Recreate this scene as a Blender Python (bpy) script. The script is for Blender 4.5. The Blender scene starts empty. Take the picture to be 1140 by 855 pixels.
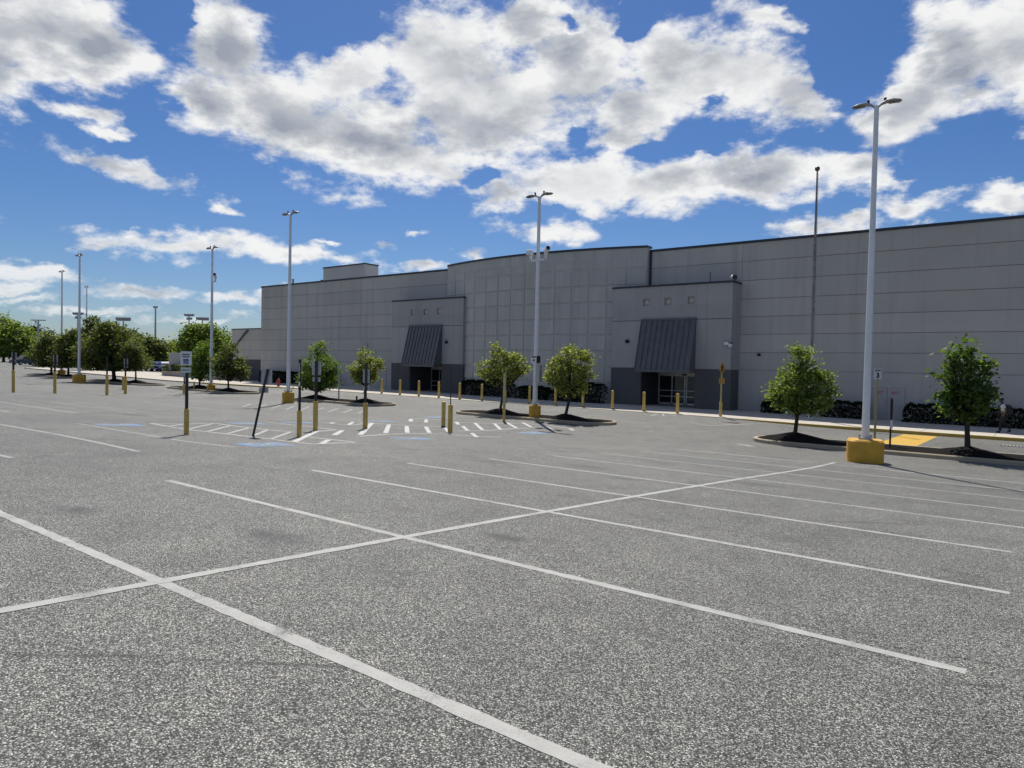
import bpy, bmesh, math, random
import numpy as np
from mathutils import Vector, Matrix
R = math.radians
scene = bpy.context.scene
COL = scene.collection
rng = random.Random(7)

# ------------------------------------------------------------------ camera
FPX, PW, PH, EYE = 775.0, 1140.0, 855.0, 1.6
YAW, PITCH, ROLL = R(37.61), R(-1.45), R(1.2)
_f = Vector((-math.sin(YAW)*math.cos(PITCH), math.cos(YAW)*math.cos(PITCH), math.sin(PITCH)))
_r = Vector((math.cos(YAW), math.sin(YAW), 0)); _u = _r.cross(_f)
CR = _r*math.cos(ROLL) + _u*math.sin(ROLL); CU = -_r*math.sin(ROLL) + _u*math.cos(ROLL); CF = _f
EYEP = Vector((0, 0, EYE))
cam = bpy.data.cameras.new('camera'); camo = bpy.data.objects.new('camera', cam); COL.objects.link(camo)
camo.matrix_world = Matrix(((CR.x, CU.x, -CF.x, 0), (CR.y, CU.y, -CF.y, 0), (CR.z, CU.z, -CF.z, EYE), (0, 0, 0, 1)))
cam.sensor_width = 36; cam.lens = FPX/PW*36; cam.clip_start = .05; cam.clip_end = 6000
scene.camera = camo
def ray(x, y): return CR*((x-PW/2)/FPX) - CU*((y-PH/2)/FPX) + CF
def proj(P):
    d = Vector(P)-EYEP; z = d.dot(CF); return PW/2+FPX*d.dot(CR)/z, PH/2-FPX*d.dot(CU)/z

# ------------------------------------------------------------------ terrain
def interp(tab, x):
    if x <= tab[0][0]: return tab[0][1]
    for (a, b), (c, d) in zip(tab, tab[1:]):
        if x <= c:
            return b+(d-b)*(x-a)/(c-a)
    return tab[-1][1]
def hermite(tab):
    xs = [a for a, _ in tab]; ys = [b for _, b in tab]
    m = [(ys[i+1]-ys[i-1])/(xs[i+1]-xs[i-1]) if 0 < i < len(xs)-1 else 0 for i in range(len(xs))]
    m[0] = (ys[1]-ys[0])/(xs[1]-xs[0])
    def fn(x):
        if x <= xs[0]: return ys[0]+m[0]*max(x-xs[0], -8)
        if x >= xs[-1]: return ys[-1]
        for i in range(len(xs)-1):
            if x <= xs[i+1]:
                h = xs[i+1]-xs[i]; t = (x-xs[i])/h
                return ((2*t**3-3*t*t+1)*ys[i]+(t**3-2*t*t+t)*h*m[i]+(-2*t**3+3*t*t)*ys[i+1]+(t**3-t*t)*h*m[i+1])
    return fn
S_V = hermite([(0, 0), (5, .178), (10, .373), (15, .584), (20, .81), (23, .92), (26, .978), (29, 1.0), (33, 1.0)])
A_U = hermite([(-900, .7), (-600, .55), (-220, .2), (-160, 0), (-130, -.3), (-95, -.75), (-75, -.9), (-56, -1.08), (-40, -1.18), (-22, -1.25), (0, -1.36), (30, -1.38), (60, -1.38)])
C_U = hermite([(-900, .7), (-600, .55), (-220, .2), (-160, 0), (-130, -.3), (-95, -.8), (-80, -1.0), (-62, -1.02), (-56, -.98), (-45, -1.0), (-31, -1.1), (-16, -1.17), (-12.5, -1.27), (-8.5, -1.37), (0, -1.4), (30, -1.42), (60, -1.42)])
SW_U = hermite([(-90, -.88), (-75, -.89), (-60, -.9), (-45, -.97), (-31, -1.07), (-22, -1.11), (-16, -1.14), (-10, -1.215), (0, -1.25), (30, -1.3), (60, -1.3)])
def smst(a, b, x):
    t = min(1, max(0, (x-a)/(b-a))); return t*t*(3-2*t)
def gz(u, v):
    w = smst(32, 39.5, v)
    return A_U(u)*S_V(v)*(1-w) + (C_U(u)*w if w else 0)
CURB_V, WALL_V = 40.0, 48.0
def at(x, y, dz=0.0):
    q = ray(x, y); t = 1.0; pv = 1.0
    while t < 900:
        P = EYEP+q*t
        if P.z < gz(P.x, P.y)+dz: break
        pv = t; t *= 1.03
    lo, hi = pv, t
    for _ in range(40):
        m = (lo+hi)/2; P = EYEP+q*m
        if P.z < gz(P.x, P.y)+dz: hi = m
        else: lo = m
    return Vector((P.x, P.y, gz(P.x, P.y)+dz))
def atv(x, y, v):
    q = ray(x, y); return EYEP+q*(v/q.y)
def atd(x, dist):           # ground point in the column of pixel x at a given distance
    q = ray(x, 405); h = math.hypot(q.x, q.y); u, v = q.x/h*dist, q.y/h*dist
    return Vector((u, v, gz(u, v)))
def hgt(P, ytop):           # height above P that reaches pixel row ytop
    lo, hi = 0, 80
    for _ in range(40):
        m = (lo+hi)/2
        if proj((P.x, P.y, P.z+m))[1] > ytop: lo = m
        else: hi = m
    return m
def m_per_px(P): return (Vector(P)-EYEP).dot(CF)/FPX
HR = Vector((math.cos(YAW), math.sin(YAW), 0)); HF = Vector((-math.sin(YAW), math.cos(YAW), 0))

# ------------------------------------------------------------------ materials
def nodes(name):
    m = bpy.data.materials.new(name); m.use_nodes = True
    nt = m.node_tree; b = nt.nodes['Principled BSDF']; return m, nt, b
def N(nt, t, **k):
    n = nt.nodes.new(t)
    for a, v in k.items():
        if a.startswith('i_'):
            key = a[2:]; n.inputs[int(key) if key.isdigit() else key.replace('_', ' ')].default_value = v
        else: setattr(n, a, v)
    return n
def L(nt, a, b): nt.links.new(a, b)
def c4(c): return (c[0], c[1], c[2], 1)
def mathn(nt, op, a, b=None, clamp=False):
    n = N(nt, 'ShaderNodeMath', operation=op, use_clamp=clamp)
    for i, x in enumerate((a, b)):
        if x is None: continue
        if isinstance(x, (int, float)): n.inputs[i].default_value = x
        else: L(nt, x, n.inputs[i])
    return n.outputs[0]
def mixc(nt, fac, a, b, mode='MIX'):
    n = N(nt, 'ShaderNodeMix', data_type='RGBA', blend_type=mode)
    for s, x in ((n.inputs[0], fac), (n.inputs[6], a), (n.inputs[7], b)):
        if isinstance(x, (int, float)): s.default_value = x
        elif isinstance(x, tuple): s.default_value = c4(x)
        else: L(nt, x, s)
    return n.outputs[2]
def ramp(nt, fac, stops, interp='LINEAR'):
    n = N(nt, 'ShaderNodeValToRGB'); e = n.color_ramp; e.interpolation = interp
    while len(e.elements) < len(stops): e.elements.new(.5)
    for el, (p, c) in zip(e.elements, stops):
        el.position = p; el.color = c4(c) if isinstance(c, tuple) else (c, c, c, 1)
    L(nt, fac, n.inputs[0]); return n.outputs[0]
def noise(nt, vec, scale, detail=4, rough=.55, dist=0):
    n = N(nt, 'ShaderNodeTexNoise', i_Scale=scale, i_Detail=detail, i_Roughness=rough, i_Distortion=dist)
    if vec is not None: L(nt, vec, n.inputs['Vector'])
    return n.outputs['Fac']
def posn(nt): return N(nt, 'ShaderNodeNewGeometry').outputs['Position']
def bumpn(nt, h, b, dist=.01, strength=.5):
    n = N(nt, 'ShaderNodeBump', i_Distance=dist, i_Strength=strength); L(nt, h, n.inputs['Height']); L(nt, n.outputs[0], b.inputs['Normal'])

def simple(name, col, rough=.6, var=.15, scale=3.0, metal=0, bump=0, bscale=60, dirt=None, spec=.5):
    m, nt, b = nodes(name); p = posn(nt)
    n1 = noise(nt, p, scale, 5, .6)
    lo = tuple(c*(1-var) for c in col); hi = tuple(min(1, c*(1+var)) for c in col)
    c = ramp(nt, n1, [(.3, lo), (.7, hi)])
    if dirt:
        n2 = noise(nt, p, dirt[1], 6, .7)
        c = mixc(nt, ramp(nt, n2, [(dirt[2], 0.0), (dirt[2]+.12, 1.0)]), c, dirt[0])
    L(nt, c, b.inputs['Base Color']); b.inputs['Roughness'].default_value = rough; b.inputs['Metallic'].default_value = metal
    b.inputs['Specular IOR Level'].default_value = spec
    if bump: bumpn(nt, noise(nt, p, bscale, 4), b, .01, bump)
    return m
M = {}
STAINS = []
for x_, y_, a_, b_, k_ in ((560, 598, .45, .25, 1), (300, 596, .7, .35, .8), (85, 568, .5, .3, .7), (655, 520, .9, .6, .7), (695, 533, .7, .35, .6), (850, 540, .9, .5, .6), (150, 462, 1.2, .7, .8), (268, 455, 1.2, .8, .9), (430, 640, .8, .5, .35), (880, 600, 1.0, .5, .45)):
    p_ = at(x_, y_); STAINS.append((p_.x, p_.y, a_, b_, k_))
def asphalt():
    m, nt, b = nodes('asphalt'); p = posn(nt)
    v = N(nt, 'ShaderNodeTexVoronoi', i_Scale=116.0); L(nt, p, v.inputs['Vector'])
    cell = N(nt, 'ShaderNodeSeparateColor'); L(nt, v.outputs['Color'], cell.inputs[0])
    stones = ramp(nt, cell.outputs[0], [(0, (.022, .023, .022)), (.22, (.066, .068, .064)), (.48, (.185, .187, .175)), (.72, (.36, .363, .335)), (.88, (.58, .58, .53)), (1, (.80, .79, .71))])
    gap = ramp(nt, v.outputs['Distance'], [(.3, 1.0), (.68, 0.28)])
    c = mixc(nt, 1.0, stones, gap, 'MULTIPLY')
    fine = noise(nt, p, 300, 3, .6)
    c = mixc(nt, .5, c, ramp(nt, fine, [(.3, (.45, .45, .45)), (.7, (1.35, 1.33, 1.28))]), 'MULTIPLY')
    big = noise(nt, p, .16, 6, .62)
    c = mixc(nt, 1.0, c, ramp(nt, big, [(.3, (.78, .78, .79)), (.55, (1.0, 1.0, .99)), (.75, (1.16, 1.15, 1.12))]), 'MULTIPLY')
    mid = noise(nt, p, 1.3, 6, .7)
    c = mixc(nt, 1.0, c, ramp(nt, mid, [(.28, (.74, .74, .75)), (.5, (1.0, 1.0, 1.0)), (.72, (1.10, 1.10, 1.08))]), 'MULTIPLY')
    # oil drips along the stalls
    sc = N(nt, 'ShaderNodeMapping', vector_type='POINT', i_Scale=(.35, .9, 1)); L(nt, p, sc.inputs[0])
    oil = noise(nt, sc.outputs[0], 1.0, 3, .55)
    c = mixc(nt, ramp(nt, oil, [(.64, 0.0), (.74, .6)]), c, (.06, .06, .062))
    # old drip stains with soft uneven edges
    sw = noise(nt, p, 5.0, 4, .65); acc = None
    for x, y, a_, b__, k in STAINS:
        mp = N(nt, 'ShaderNodeMapping', vector_type='TEXTURE', i_Location=(x, y, 0), i_Scale=(a_, b__, 50)); L(nt, p, mp.inputs[0])
        ln = N(nt, 'ShaderNodeVectorMath', operation='LENGTH'); L(nt, mp.outputs[0], ln.inputs[0])
        f = mathn(nt, 'MULTIPLY', mathn(nt, 'SUBTRACT', 1.0, ln.outputs['Value'], True), k)
        acc = f if acc is None else mathn(nt, 'MAXIMUM', acc, f)
    c = mixc(nt, ramp(nt, mathn(nt, 'ADD', acc, mathn(nt, 'MULTIPLY', mathn(nt, 'SUBTRACT', sw, .5), .9)), [(.12, 0.0), (.75, .8)]), c, (.045, .045, .047))
    # hairline cracks
    wp = noise(nt, p, .6, 5, .6); wv = N(nt, 'ShaderNodeVectorMath', operation='MULTIPLY_ADD'); L(nt, p, wv.inputs[0])
    wv.inputs[1].default_value = (1, 1, 1); cmb = N(nt, 'ShaderNodeCombineXYZ'); L(nt, wp, cmb.inputs[0]); L(nt, wp, cmb.inputs[1]); sc2 = N(nt, 'ShaderNodeVectorMath', operation='SCALE'); L(nt, cmb.outputs[0], sc2.inputs[0]); sc2.inputs['Scale'].default_value = 2.2
    L(nt, sc2.outputs[0], wv.inputs[2])
    cr = N(nt, 'ShaderNodeTexVoronoi', feature='DISTANCE_TO_EDGE', i_Scale=.13); L(nt, wv.outputs[0], cr.inputs['Vector'])
    crf = ramp(nt, cr.outputs['Distance'], [(.0008, .75), (.0022, 0.0)])
    brk = ramp(nt, noise(nt, p, .35, 3), [(.52, 0.0), (.6, 1.0)])
    c = mixc(nt, mathn(nt, 'MULTIPLY', crf, brk), c, (.02, .02, .022))
    L(nt, c, b.inputs['Base Color'])
    b.inputs['Roughness'].default_value = .68; b.inputs['Specular IOR Level'].default_value = .42
    h = mathn(nt, 'SUBTRACT', cell.outputs[0], v.outputs['Distance'])
    bumpn(nt, h, b, .006, .75)
    return m
M['asphalt'] = asphalt()
def paint(name, col, wear=.52, under=(.13, .13, .128), streak=90):
    m, nt, b = nodes(name); p = posn(nt)
    n1 = noise(nt, p, streak, 4, .65); n2 = noise(nt, p, 2.2, 5, .65)
    n3 = noise(nt, p, streak*.35, 3, .6); s = mathn(nt, 'ADD', mathn(nt, 'ADD', mathn(nt, 'MULTIPLY', n1, .42), mathn(nt, 'MULTIPLY', n3, .22)), mathn(nt, 'MULTIPLY', n2, .36))
    f = ramp(nt, s, [(wear, 0.0), (wear+.1, 1.0)])
    tone = mixc(nt, ramp(nt, noise(nt, p, 7, 4), [(.35, 0.0), (.7, .5)]), col, tuple(x*.72 for x in col))
    c = mixc(nt, f, tone, under)
    L(nt, c, b.inputs['Base Color']); b.inputs['Roughness'].default_value = .75; b.inputs['Specular IOR Level'].default_value = .3
    v = N(nt, 'ShaderNodeTexVoronoi', i_Scale=110.0); L(nt, p, v.inputs['Vector'])
    bumpn(nt, v.outputs['Distance'], b, .004, .5)
    return m
M['line'] = paint('line_paint', (.42, .42, .395), .512, (.13, .13, .124), 150)
M['line_old'] = paint('old_line_paint', (.36, .36, .34), .50, (.16, .16, .152), 150)
M['line_fresh'] = paint('bright_line_paint', (.52, .515, .50), .55, (.19, .188, .18), 150)
M['blue_paint'] = paint('blue_marking_paint', (.14, .29, .50), .47, (.195, .198, .20), 40)
M['yellow_paint'] = paint('yellow_road_paint', (.58, .36, .055), .60, (.16, .14, .10), 40)
M['yellow_kerb'] = paint('yellow_kerb_paint', (.50, .34, .07), .55, (.30, .28, .24), 25)
M['patch'] = simple('asphalt_patch', (.08, .08, .082), .85, .3, 40, bump=.5, bscale=120)
M['oil'] = simple('oil_darkened_asphalt', (.115, .115, .112), .8, .45, 60, bump=.5, bscale=120)
def concrete(name, col, seams=None):
    m, nt, b = nodes(name); p = posn(nt)
    c = ramp(nt, noise(nt, p, .8, 6, .65), [(.3, tuple(x*.86 for x in col)), (.7, tuple(min(1, x*1.07) for x in col))])
    c = mixc(nt, ramp(nt, noise(nt, p, 45, 3), [(.4, 0.0), (.75, .25)]), c, tuple(x*.7 for x in col))
    if seams:
        sp = N(nt, 'ShaderNodeSeparateXYZ'); L(nt, p, sp.inputs[0])
        for i, d in ((0, seams), (1, 2.0)):
            fr = mathn(nt, 'FRACT', mathn(nt, 'DIVIDE', mathn(nt, 'ADD', sp.outputs[i], 500.0), d))
            c = mixc(nt, mathn(nt, 'LESS_THAN', fr, .025/d), c, (.12, .115, .10))
    L(nt, c, b.inputs['Base Color']); b.inputs['Roughness'].default_value = .85; b.inputs['Specular IOR Level'].default_value = .25
    bumpn(nt, noise(nt, p, 80, 4), b, .004, .4); return m
M['walk'] = concrete('pale_concrete', (.52, .48, .41), 3.0)
M['kerb'] = concrete('kerb_concrete', (.40, .34, .245))
M['block_wall'] = concrete('planter_concrete', (.33, .30, .28))
def facade(name, col, streak=.19, ribs=0, block=False):
    m, nt, b = nodes(name); p = posn(nt)
    big = noise(nt, p, .22, 5, .6)
    c = ramp(nt, big, [(.3, tuple(x*.90 for x in col)), (.7, tuple(x*1.07 for x in col))])
    mp = N(nt, 'ShaderNodeMapping', i_Scale=(1.6, 1.6, .07)); L(nt, p, mp.inputs[0])
    st = noise(nt, mp.outputs[0], 1.0, 6, .7)
    c = mixc(nt, ramp(nt, st, [(.5, 0.0), (.78, streak*2.6)]), c, tuple(x*.55 for x in col))
    c = mixc(nt, ramp(nt, noise(nt, p, 30, 4, .6), [(.35, 0.0), (.75, .22)]), c, tuple(x*.75 for x in col))
    gi = N(nt, 'ShaderNodeNewGeometry'); c = mixc(nt, 1.0, c, ramp(nt, gi.outputs['Random Per Island'], [(0, (.94, .945, .95)), (1, (1.05, 1.045, 1.04))]), 'MULTIPLY')
    b.inputs['Roughness'].default_value = .85; b.inputs['Specular IOR Level'].default_value = .2
    h = noise(nt, p, 55, 4)
    if block:
        sp = N(nt, 'ShaderNodeSeparateXYZ'); L(nt, p, sp.inputs[0])
        fz = mathn(nt, 'LESS_THAN', mathn(nt, 'FRACT', mathn(nt, 'DIVIDE', mathn(nt, 'ADD', sp.outputs[2], 50.0), .2)), .06)
        fx = mathn(nt, 'LESS_THAN', mathn(nt, 'FRACT', mathn(nt, 'DIVIDE', mathn(nt, 'ADD', sp.outputs[0], 500.0), .4)), .03)
        j = mathn(nt, 'MAXIMUM', fz, fx); c = mixc(nt, mathn(nt, 'MULTIPLY', j, .35), c, tuple(x*.6 for x in col)); h = mathn(nt, 'SUBTRACT', h, j)
    if ribs:
        sp = N(nt, 'ShaderNodeSeparateXYZ'); L(nt, p, sp.inputs[0])
        h = mathn(nt, 'ADD', h, mathn(nt, 'SINE', mathn(nt, 'MULTIPLY', sp.outputs[0], ribs)))
    L(nt, c, b.inputs['Base Color']); bumpn(nt, h, b, .008, .35); return m
M['wall'] = facade('grey_panel_concrete', (.48, .465, .435))
M['wall_curve'] = facade('grey_grid_panel_concrete', (.50, .488, .46))
M['wall_base'] = facade('grey_block_base', (.48, .465, .44), .1, block=True)
M['wall_bay'] = facade('entrance_grey_concrete', (.385, .378, .372))
M['plinth'] = facade('charcoal_painted_base', (.105, .106, .11), .1)
M['groove'] = simple('panel_joint', (.27, .265, .255), .9)
M['coping'] = simple('dark_metal_coping', (.035, .042, .055), .45, .2, metal=.3)
M['penthouse'] = facade('grey_metal_siding', (.40, .41, .42), .12, ribs=14)
M['awning'] = simple('charcoal_standing_seam_metal', (.10, .105, .115), .45, .2, 2, metal=.1)
M['dark'] = simple('dark_interior', (.012, .013, .016), .8)
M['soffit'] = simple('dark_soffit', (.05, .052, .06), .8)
M['alu'] = simple('aluminium_frame', (.60, .60, .60), .4, .1, metal=.35)
M['niche'] = simple('pale_niche_face', (.50, .48, .45), .8, .15, 6)
M['door'] = facade('grey_painted_steel', (.42, .41, .41), .08)
M['red'] = simple('red_lettering', (.42, .02, .03), .6)
M['white'] = simple('white_paint', (.72, .73, .75), .38, .06, 2, dirt=((.45, .42, .38), 5, .68))
M['white_sign'] = simple('white_sign_face', (.72, .73, .74), .45, .05)
M['sign_back'] = simple('aluminium_sign_back', (.40, .41, .42), .45, .12, 6, metal=.5)
M['green_sign'] = simple('green_white_sign_face', (.55, .64, .58), .5, .05)
M['black_print'] = simple('black_print', (.015, .015, .017), .6)
M['sign_blue'] = simple('blue_print', (.025, .05, .26), .5)
M['black'] = simple('black_post_paint', (.018, .018, .02), .5, .3, 8)
M['yellow'] = simple('yellow_base_paint', (.60, .33, .03), .55, .18, 3, bump=.35, bscale=25, dirt=((.22, .12, .03), 3.2, .60))
M['boll'] = simple('yellow_bollard_sleeve', (.58, .40, .09), .5, .15, 4, dirt=((.25, .16, .06), 5, .62))
M['pale_yellow'] = simple('faded_yellow_post', (.45, .40, .18), .6, .15, 5)
M['orange_sign'] = simple('weathered_orange_sign', (.40, .22, .05), .6, .2, 9)
M['grey_metal'] = simple('galvanised_grey', (.40, .41, .42), .45, .12, 5, metal=.5)
M['lamp_grey'] = simple('lamp_head_grey', (.34, .33, .32), .5, .1)
M['lens'] = simple('lamp_lens', (.30, .24, .20), .35, .1)
M['gold'] = simple('weathered_gold', (.16, .11, .07), .45, .2, metal=.6)
M['mulch'] = simple('dark_mulch', (.011, .009, .008), .97, .5, 14, bump=1.0, bscale=22, spec=.08)
M['hyd'] = simple('red_hydrant_paint', (.36, .03, .04), .45, .2, 6)
M['bark'] = simple('dark_bark', (.045, .036, .03), .95, .35, 20, bump=1.0, bscale=40)
M['skin'] = simple('brown_skin', (.07, .04, .028), .6, .1)
M['shirt'] = simple('white_cotton', (.50, .51, .53), .9, .12, 8)
M['jacket'] = simple('black_cloth', (.018, .018, .022), .9, .2, 8)
M['trousers'] = simple('dark_denim', (.012, .013, .017), .9, .2, 8)
M['hair'] = simple('black_hair', (.01, .009, .009), .7)
M['tyre'] = simple('black_rubber', (.015, .015, .016), .9)
M['headlight'] = simple('clear_headlight', (.6, .6, .62), .2)
M['taillight'] = simple('red_tail_light', (.30, .01, .01), .3)
def glass(name, col, rough=.06):
    m, nt, b = nodes(name); c = ramp(nt, noise(nt, posn(nt), 1.5, 3), [(.3, col), (.7, tuple(x*1.4 for x in col))])
    L(nt, c, b.inputs['Base Color']); b.inputs['Roughness'].default_value = rough; b.inputs['Specular IOR Level'].default_value = .7; return m
M['glass'] = glass('dark_glass', (.012, .014, .017))
M['poster'] = glass('blue_tinted_glass', (.02, .045, .06), .25)
def carpaint(name, col):
    m, nt, b = nodes(name); c = ramp(nt, noise(nt, posn(nt), 2, 3), [(.3, tuple(x*.92 for x in col)), (.7, col)])
    L(nt, c, b.inputs['Base Color']); b.inputs['Roughness'].default_value = .28; b.inputs['Coat Weight'].default_value = .6; b.inputs['Coat Roughness'].default_value = .05; return m
CARP = {k: carpaint(k+'_car_paint', v) for k, v in dict(black=(.012, .014, .02), silver=(.45, .47, .5), blue=(.04, .08, .22), white=(.7, .72, .74), red=(.10, .015, .02), dark=(.03, .035, .045)).items()}
def leaf(name, a, b_, tip=None, trans=.52):
    m, nt, b = nodes(name); g = N(nt, 'ShaderNodeNewGeometry')
    c = ramp(nt, g.outputs['Random Per Island'], [(0, a), (.55, b_), (.86, tuple(x*1.25 for x in b_)), (1, tip or tuple(x*1.5 for x in b_))])
    cl = noise(nt, g.outputs['Position'], 1.4, 3, .6)
    c = mixc(nt, 1.0, c, ramp(nt, cl, [(.35, (.78, .78, .75)), (.65, (1.18, 1.14, 1.0))]), 'MULTIPLY')
    L(nt, c, b.inputs['Base Color']); b.inputs['Roughness'].default_value = .6; b.inputs['Specular IOR Level'].default_value = .35 if trans > .25 else .08
    t = N(nt, 'ShaderNodeBsdfTranslucent'); tc = mixc(nt, 1.0, c, (1.25, 1.3, .6), 'MULTIPLY'); L(nt, tc, t.inputs[0])
    mx = N(nt, 'ShaderNodeMixShader', i_0=trans); L(nt, b.outputs[0], mx.inputs[1]); L(nt, t.outputs[0], mx.inputs[2])
    L(nt, mx.outputs[0], nt.nodes['Material Output'].inputs[0]); return m
M['leaf_mid'] = leaf('mid_green_leaves', (.08, .13, .034), (.20, .265, .075), (.27, .30, .11))
M['leaf_fresh'] = leaf('fresh_green_leaves', (.06, .12, .025), (.14, .22, .045), (.3, .34, .1))
M['leaf_deep'] = leaf('deep_green_leaves', (.045, .085, .024), (.11, .18, .05), (.17, .24, .07))
M['leaf_gold'] = leaf('yellow_green_leaves', (.10, .14, .035), (.27, .31, .095), (.48, .43, .2))
M['leaf_olive'] = leaf('olive_green_leaves', (.045, .07, .02), (.12, .15, .045), (.26, .25, .1), .45)
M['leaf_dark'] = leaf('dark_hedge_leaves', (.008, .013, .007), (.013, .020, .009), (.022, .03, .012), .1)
M['leaf_far'] = leaf('distant_green_leaves', (.075, .12, .03), (.19, .26, .07), (.28, .34, .12), .5)
M['leaf_conifer'] = leaf('conifer_needles', (.012, .028, .018), (.022, .04, .026), (.035, .055, .03), .15)

# ------------------------------------------------------------------ mesh helper
class MB:
    def __init__(s): s.v = []; s.f = []; s.m = []; s.sm = []
    def add(s, vs, fs, mi=0, smooth=False):
        o = len(s.v); s.v += [tuple(x) for x in vs]; s.f += [tuple(o+i for i in f) for f in fs]
        s.m += [mi]*len(fs); s.sm += [smooth]*len(fs); return s
    def quad(s, a, b, c, d, mi=0): return s.add([a, b, c, d], [(0, 1, 2, 3)], mi)
    def box(s, x0, x1, y0, y1, z0, z1, mi=0):
        v = [(x0, y0, z0), (x1, y0, z0), (x1, y1, z0), (x0, y1, z0), (x0, y0, z1), (x1, y0, z1), (x1, y1, z1), (x0, y1, z1)]
        return s.add(v, [(3, 2, 1, 0), (4, 5, 6, 7), (0, 1, 5, 4), (1, 2, 6, 5), (2, 3, 7, 6), (3, 0, 4, 7)], mi)
    def prism(s, poly, z0, z1, mi=0, ch=0.0, smooth=False):   # poly CCW; ch = chamfer of the top edge
        n = len(poly); cx = sum(p[0] for p in poly)/n; cy = sum(p[1] for p in poly)/n
        rings = [[(x, y, z0) for x, y in poly]]
        if ch:
            rings.append([(x, y, z1-ch) for x, y in poly])
            q = []
            for x, y in poly:
                d = math.hypot(x-cx, y-cy); k = max(0, (d-ch)/d); q.append((cx+(x-cx)*k, cy+(y-cy)*k, z1))
            rings.append(q)
        else: rings.append([(x, y, z1) for x, y in poly])
        vs = [p for r in rings for p in r]; fs = []
        for k in range(len(rings)-1):
            for i in range(n):
                j = (i+1) % n; fs.append((k*n+i, k*n+j, (k+1)*n+j, (k+1)*n+i))
        s.add(vs, fs, mi, smooth); o = len(rings)-1
        s.add(rings[-1], [tuple(range(n))], mi); s.add(rings[0], [tuple(reversed(range(n)))], mi); return s
    def tube(s, pts, rad, n=8, mi=0, caps=True):
        pts = [Vector(p) for p in pts]; rad = rad if isinstance(rad, (list, tuple)) else [rad]*len(pts)
        rings = []; prev = None
        for i, p in enumerate(pts):
            d = (pts[min(i+1, len(pts)-1)]-pts[max(i-1, 0)]).normalized()
            a = prev if prev is not None else (Vector((1, 0, 0)) if abs(d.x) < .9 else Vector((0, 1, 0)))
            a = (a-d*a.dot(d)).normalized(); prev = a; b = d.cross(a)
            rings.append([p+(a*math.cos(2*math.pi*k/n)+b*math.sin(2*math.pi*k/n))*rad[i] for k in range(n)])
        vs = [q for r in rings for q in r]
        fs = [(k*n+i, k*n+(i+1) % n, (k+1)*n+(i+1) % n, (k+1)*n+i) for k in range(len(pts)-1) for i in range(n)]
        s.add(vs, fs, mi, True)
        if caps: s.add(rings[0], [tuple(reversed(range(n)))], mi); s.add(rings[-1], [tuple(range(n))], mi)
        return s
    def lathe(s, prof, n=16, c=(0, 0, 0), mi=0):
        vs = [(c[0]+r*math.cos(2*math.pi*k/n), c[1]+r*math.sin(2*math.pi*k/n), c[2]+z) for r, z in prof for k in range(n)]
        fs = [(j*n+i, j*n+(i+1) % n, (j+1)*n+(i+1) % n, (j+1)*n+i) for j in range(len(prof)-1) for i in range(n)]
        return s.add(vs, fs, mi, True)
    def sphere(s, c, r, n=12, mi=0, sc=(1, 1, 1)):
        k = n//2; prof = [(r*math.sin(math.pi*i/k)+1e-5, -r*math.cos(math.pi*i/k)) for i in range(k+1)]
        o = len(s.v); s.lathe(prof, n, (0, 0, 0), mi)
        for i in range(o, len(s.v)):
            x, y, z = s.v[i]; s.v[i] = (c[0]+x*sc[0], c[1]+y*sc[1], c[2]+z*sc[2])
        return s
    def xform(s, mat, start=0):
        for i in range(start, len(s.v)): s.v[i] = tuple(mat @ Vector(s.v[i]))
        return s
    def build(s, name, mats, parent=None, loc=(0, 0, 0), rz=0):
        me = bpy.data.meshes.new(name); me.from_pydata(s.v, [], s.f)
        for m in (mats if isinstance(mats, (list, tuple)) else [mats]): me.materials.append(M[m] if isinstance(m, str) else m)
        me.polygons.foreach_set('material_index', s.m); me.polygons.foreach_set('use_smooth', s.sm); me.update()
        o = bpy.data.objects.new(name, me); COL.objects.link(o); o.location = loc; o.rotation_euler[2] = rz
        if parent: o.parent = parent
        return o
def tag(o, label=None, cat=None, group=None, kind=None):
    if label: o['label'] = label
    if cat: o['category'] = cat
    if group: o['group'] = group
    if kind: o['kind'] = kind
    return o
def empty(name, loc, label, cat, group=None, rz=0):
    o = bpy.data.objects.new(name, None); COL.objects.link(o); o.location = loc; o.rotation_euler[2] = rz; o.empty_display_size = .2
    return tag(o, label, cat, group)
def copy_tree(o, parent=None):
    c = o.copy(); COL.objects.link(c); c.parent = parent
    for ch in list(o.children): copy_tree(ch, c)
    return c
def text_mesh(name, s, size, mat, parent, mtx, depth=.002, bold=0):
    cu = bpy.data.curves.new(name, 'FONT'); cu.body = s; cu.size = size; cu.align_x = 'CENTER'; cu.align_y = 'CENTER'; cu.extrude = depth; cu.offset = bold
    tmp = bpy.data.objects.new(name, cu); COL.objects.link(tmp)
    bpy.context.view_layer.update()
    me = bpy.data.meshes.new_from_object(tmp.evaluated_get(bpy.context.evaluated_depsgraph_get()))
    bpy.data.objects.remove(tmp); me.materials.clear(); me.materials.append(M[mat])
    o = bpy.data.objects.new(name, me); COL.objects.link(o); o.parent = parent; o.matrix_local = mtx; return o
# local frame: panel facing -Y (towards a viewer at smaller y), text upright
FACE = Matrix.Rotation(R(90), 4, 'X')
exec_order = []

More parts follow.
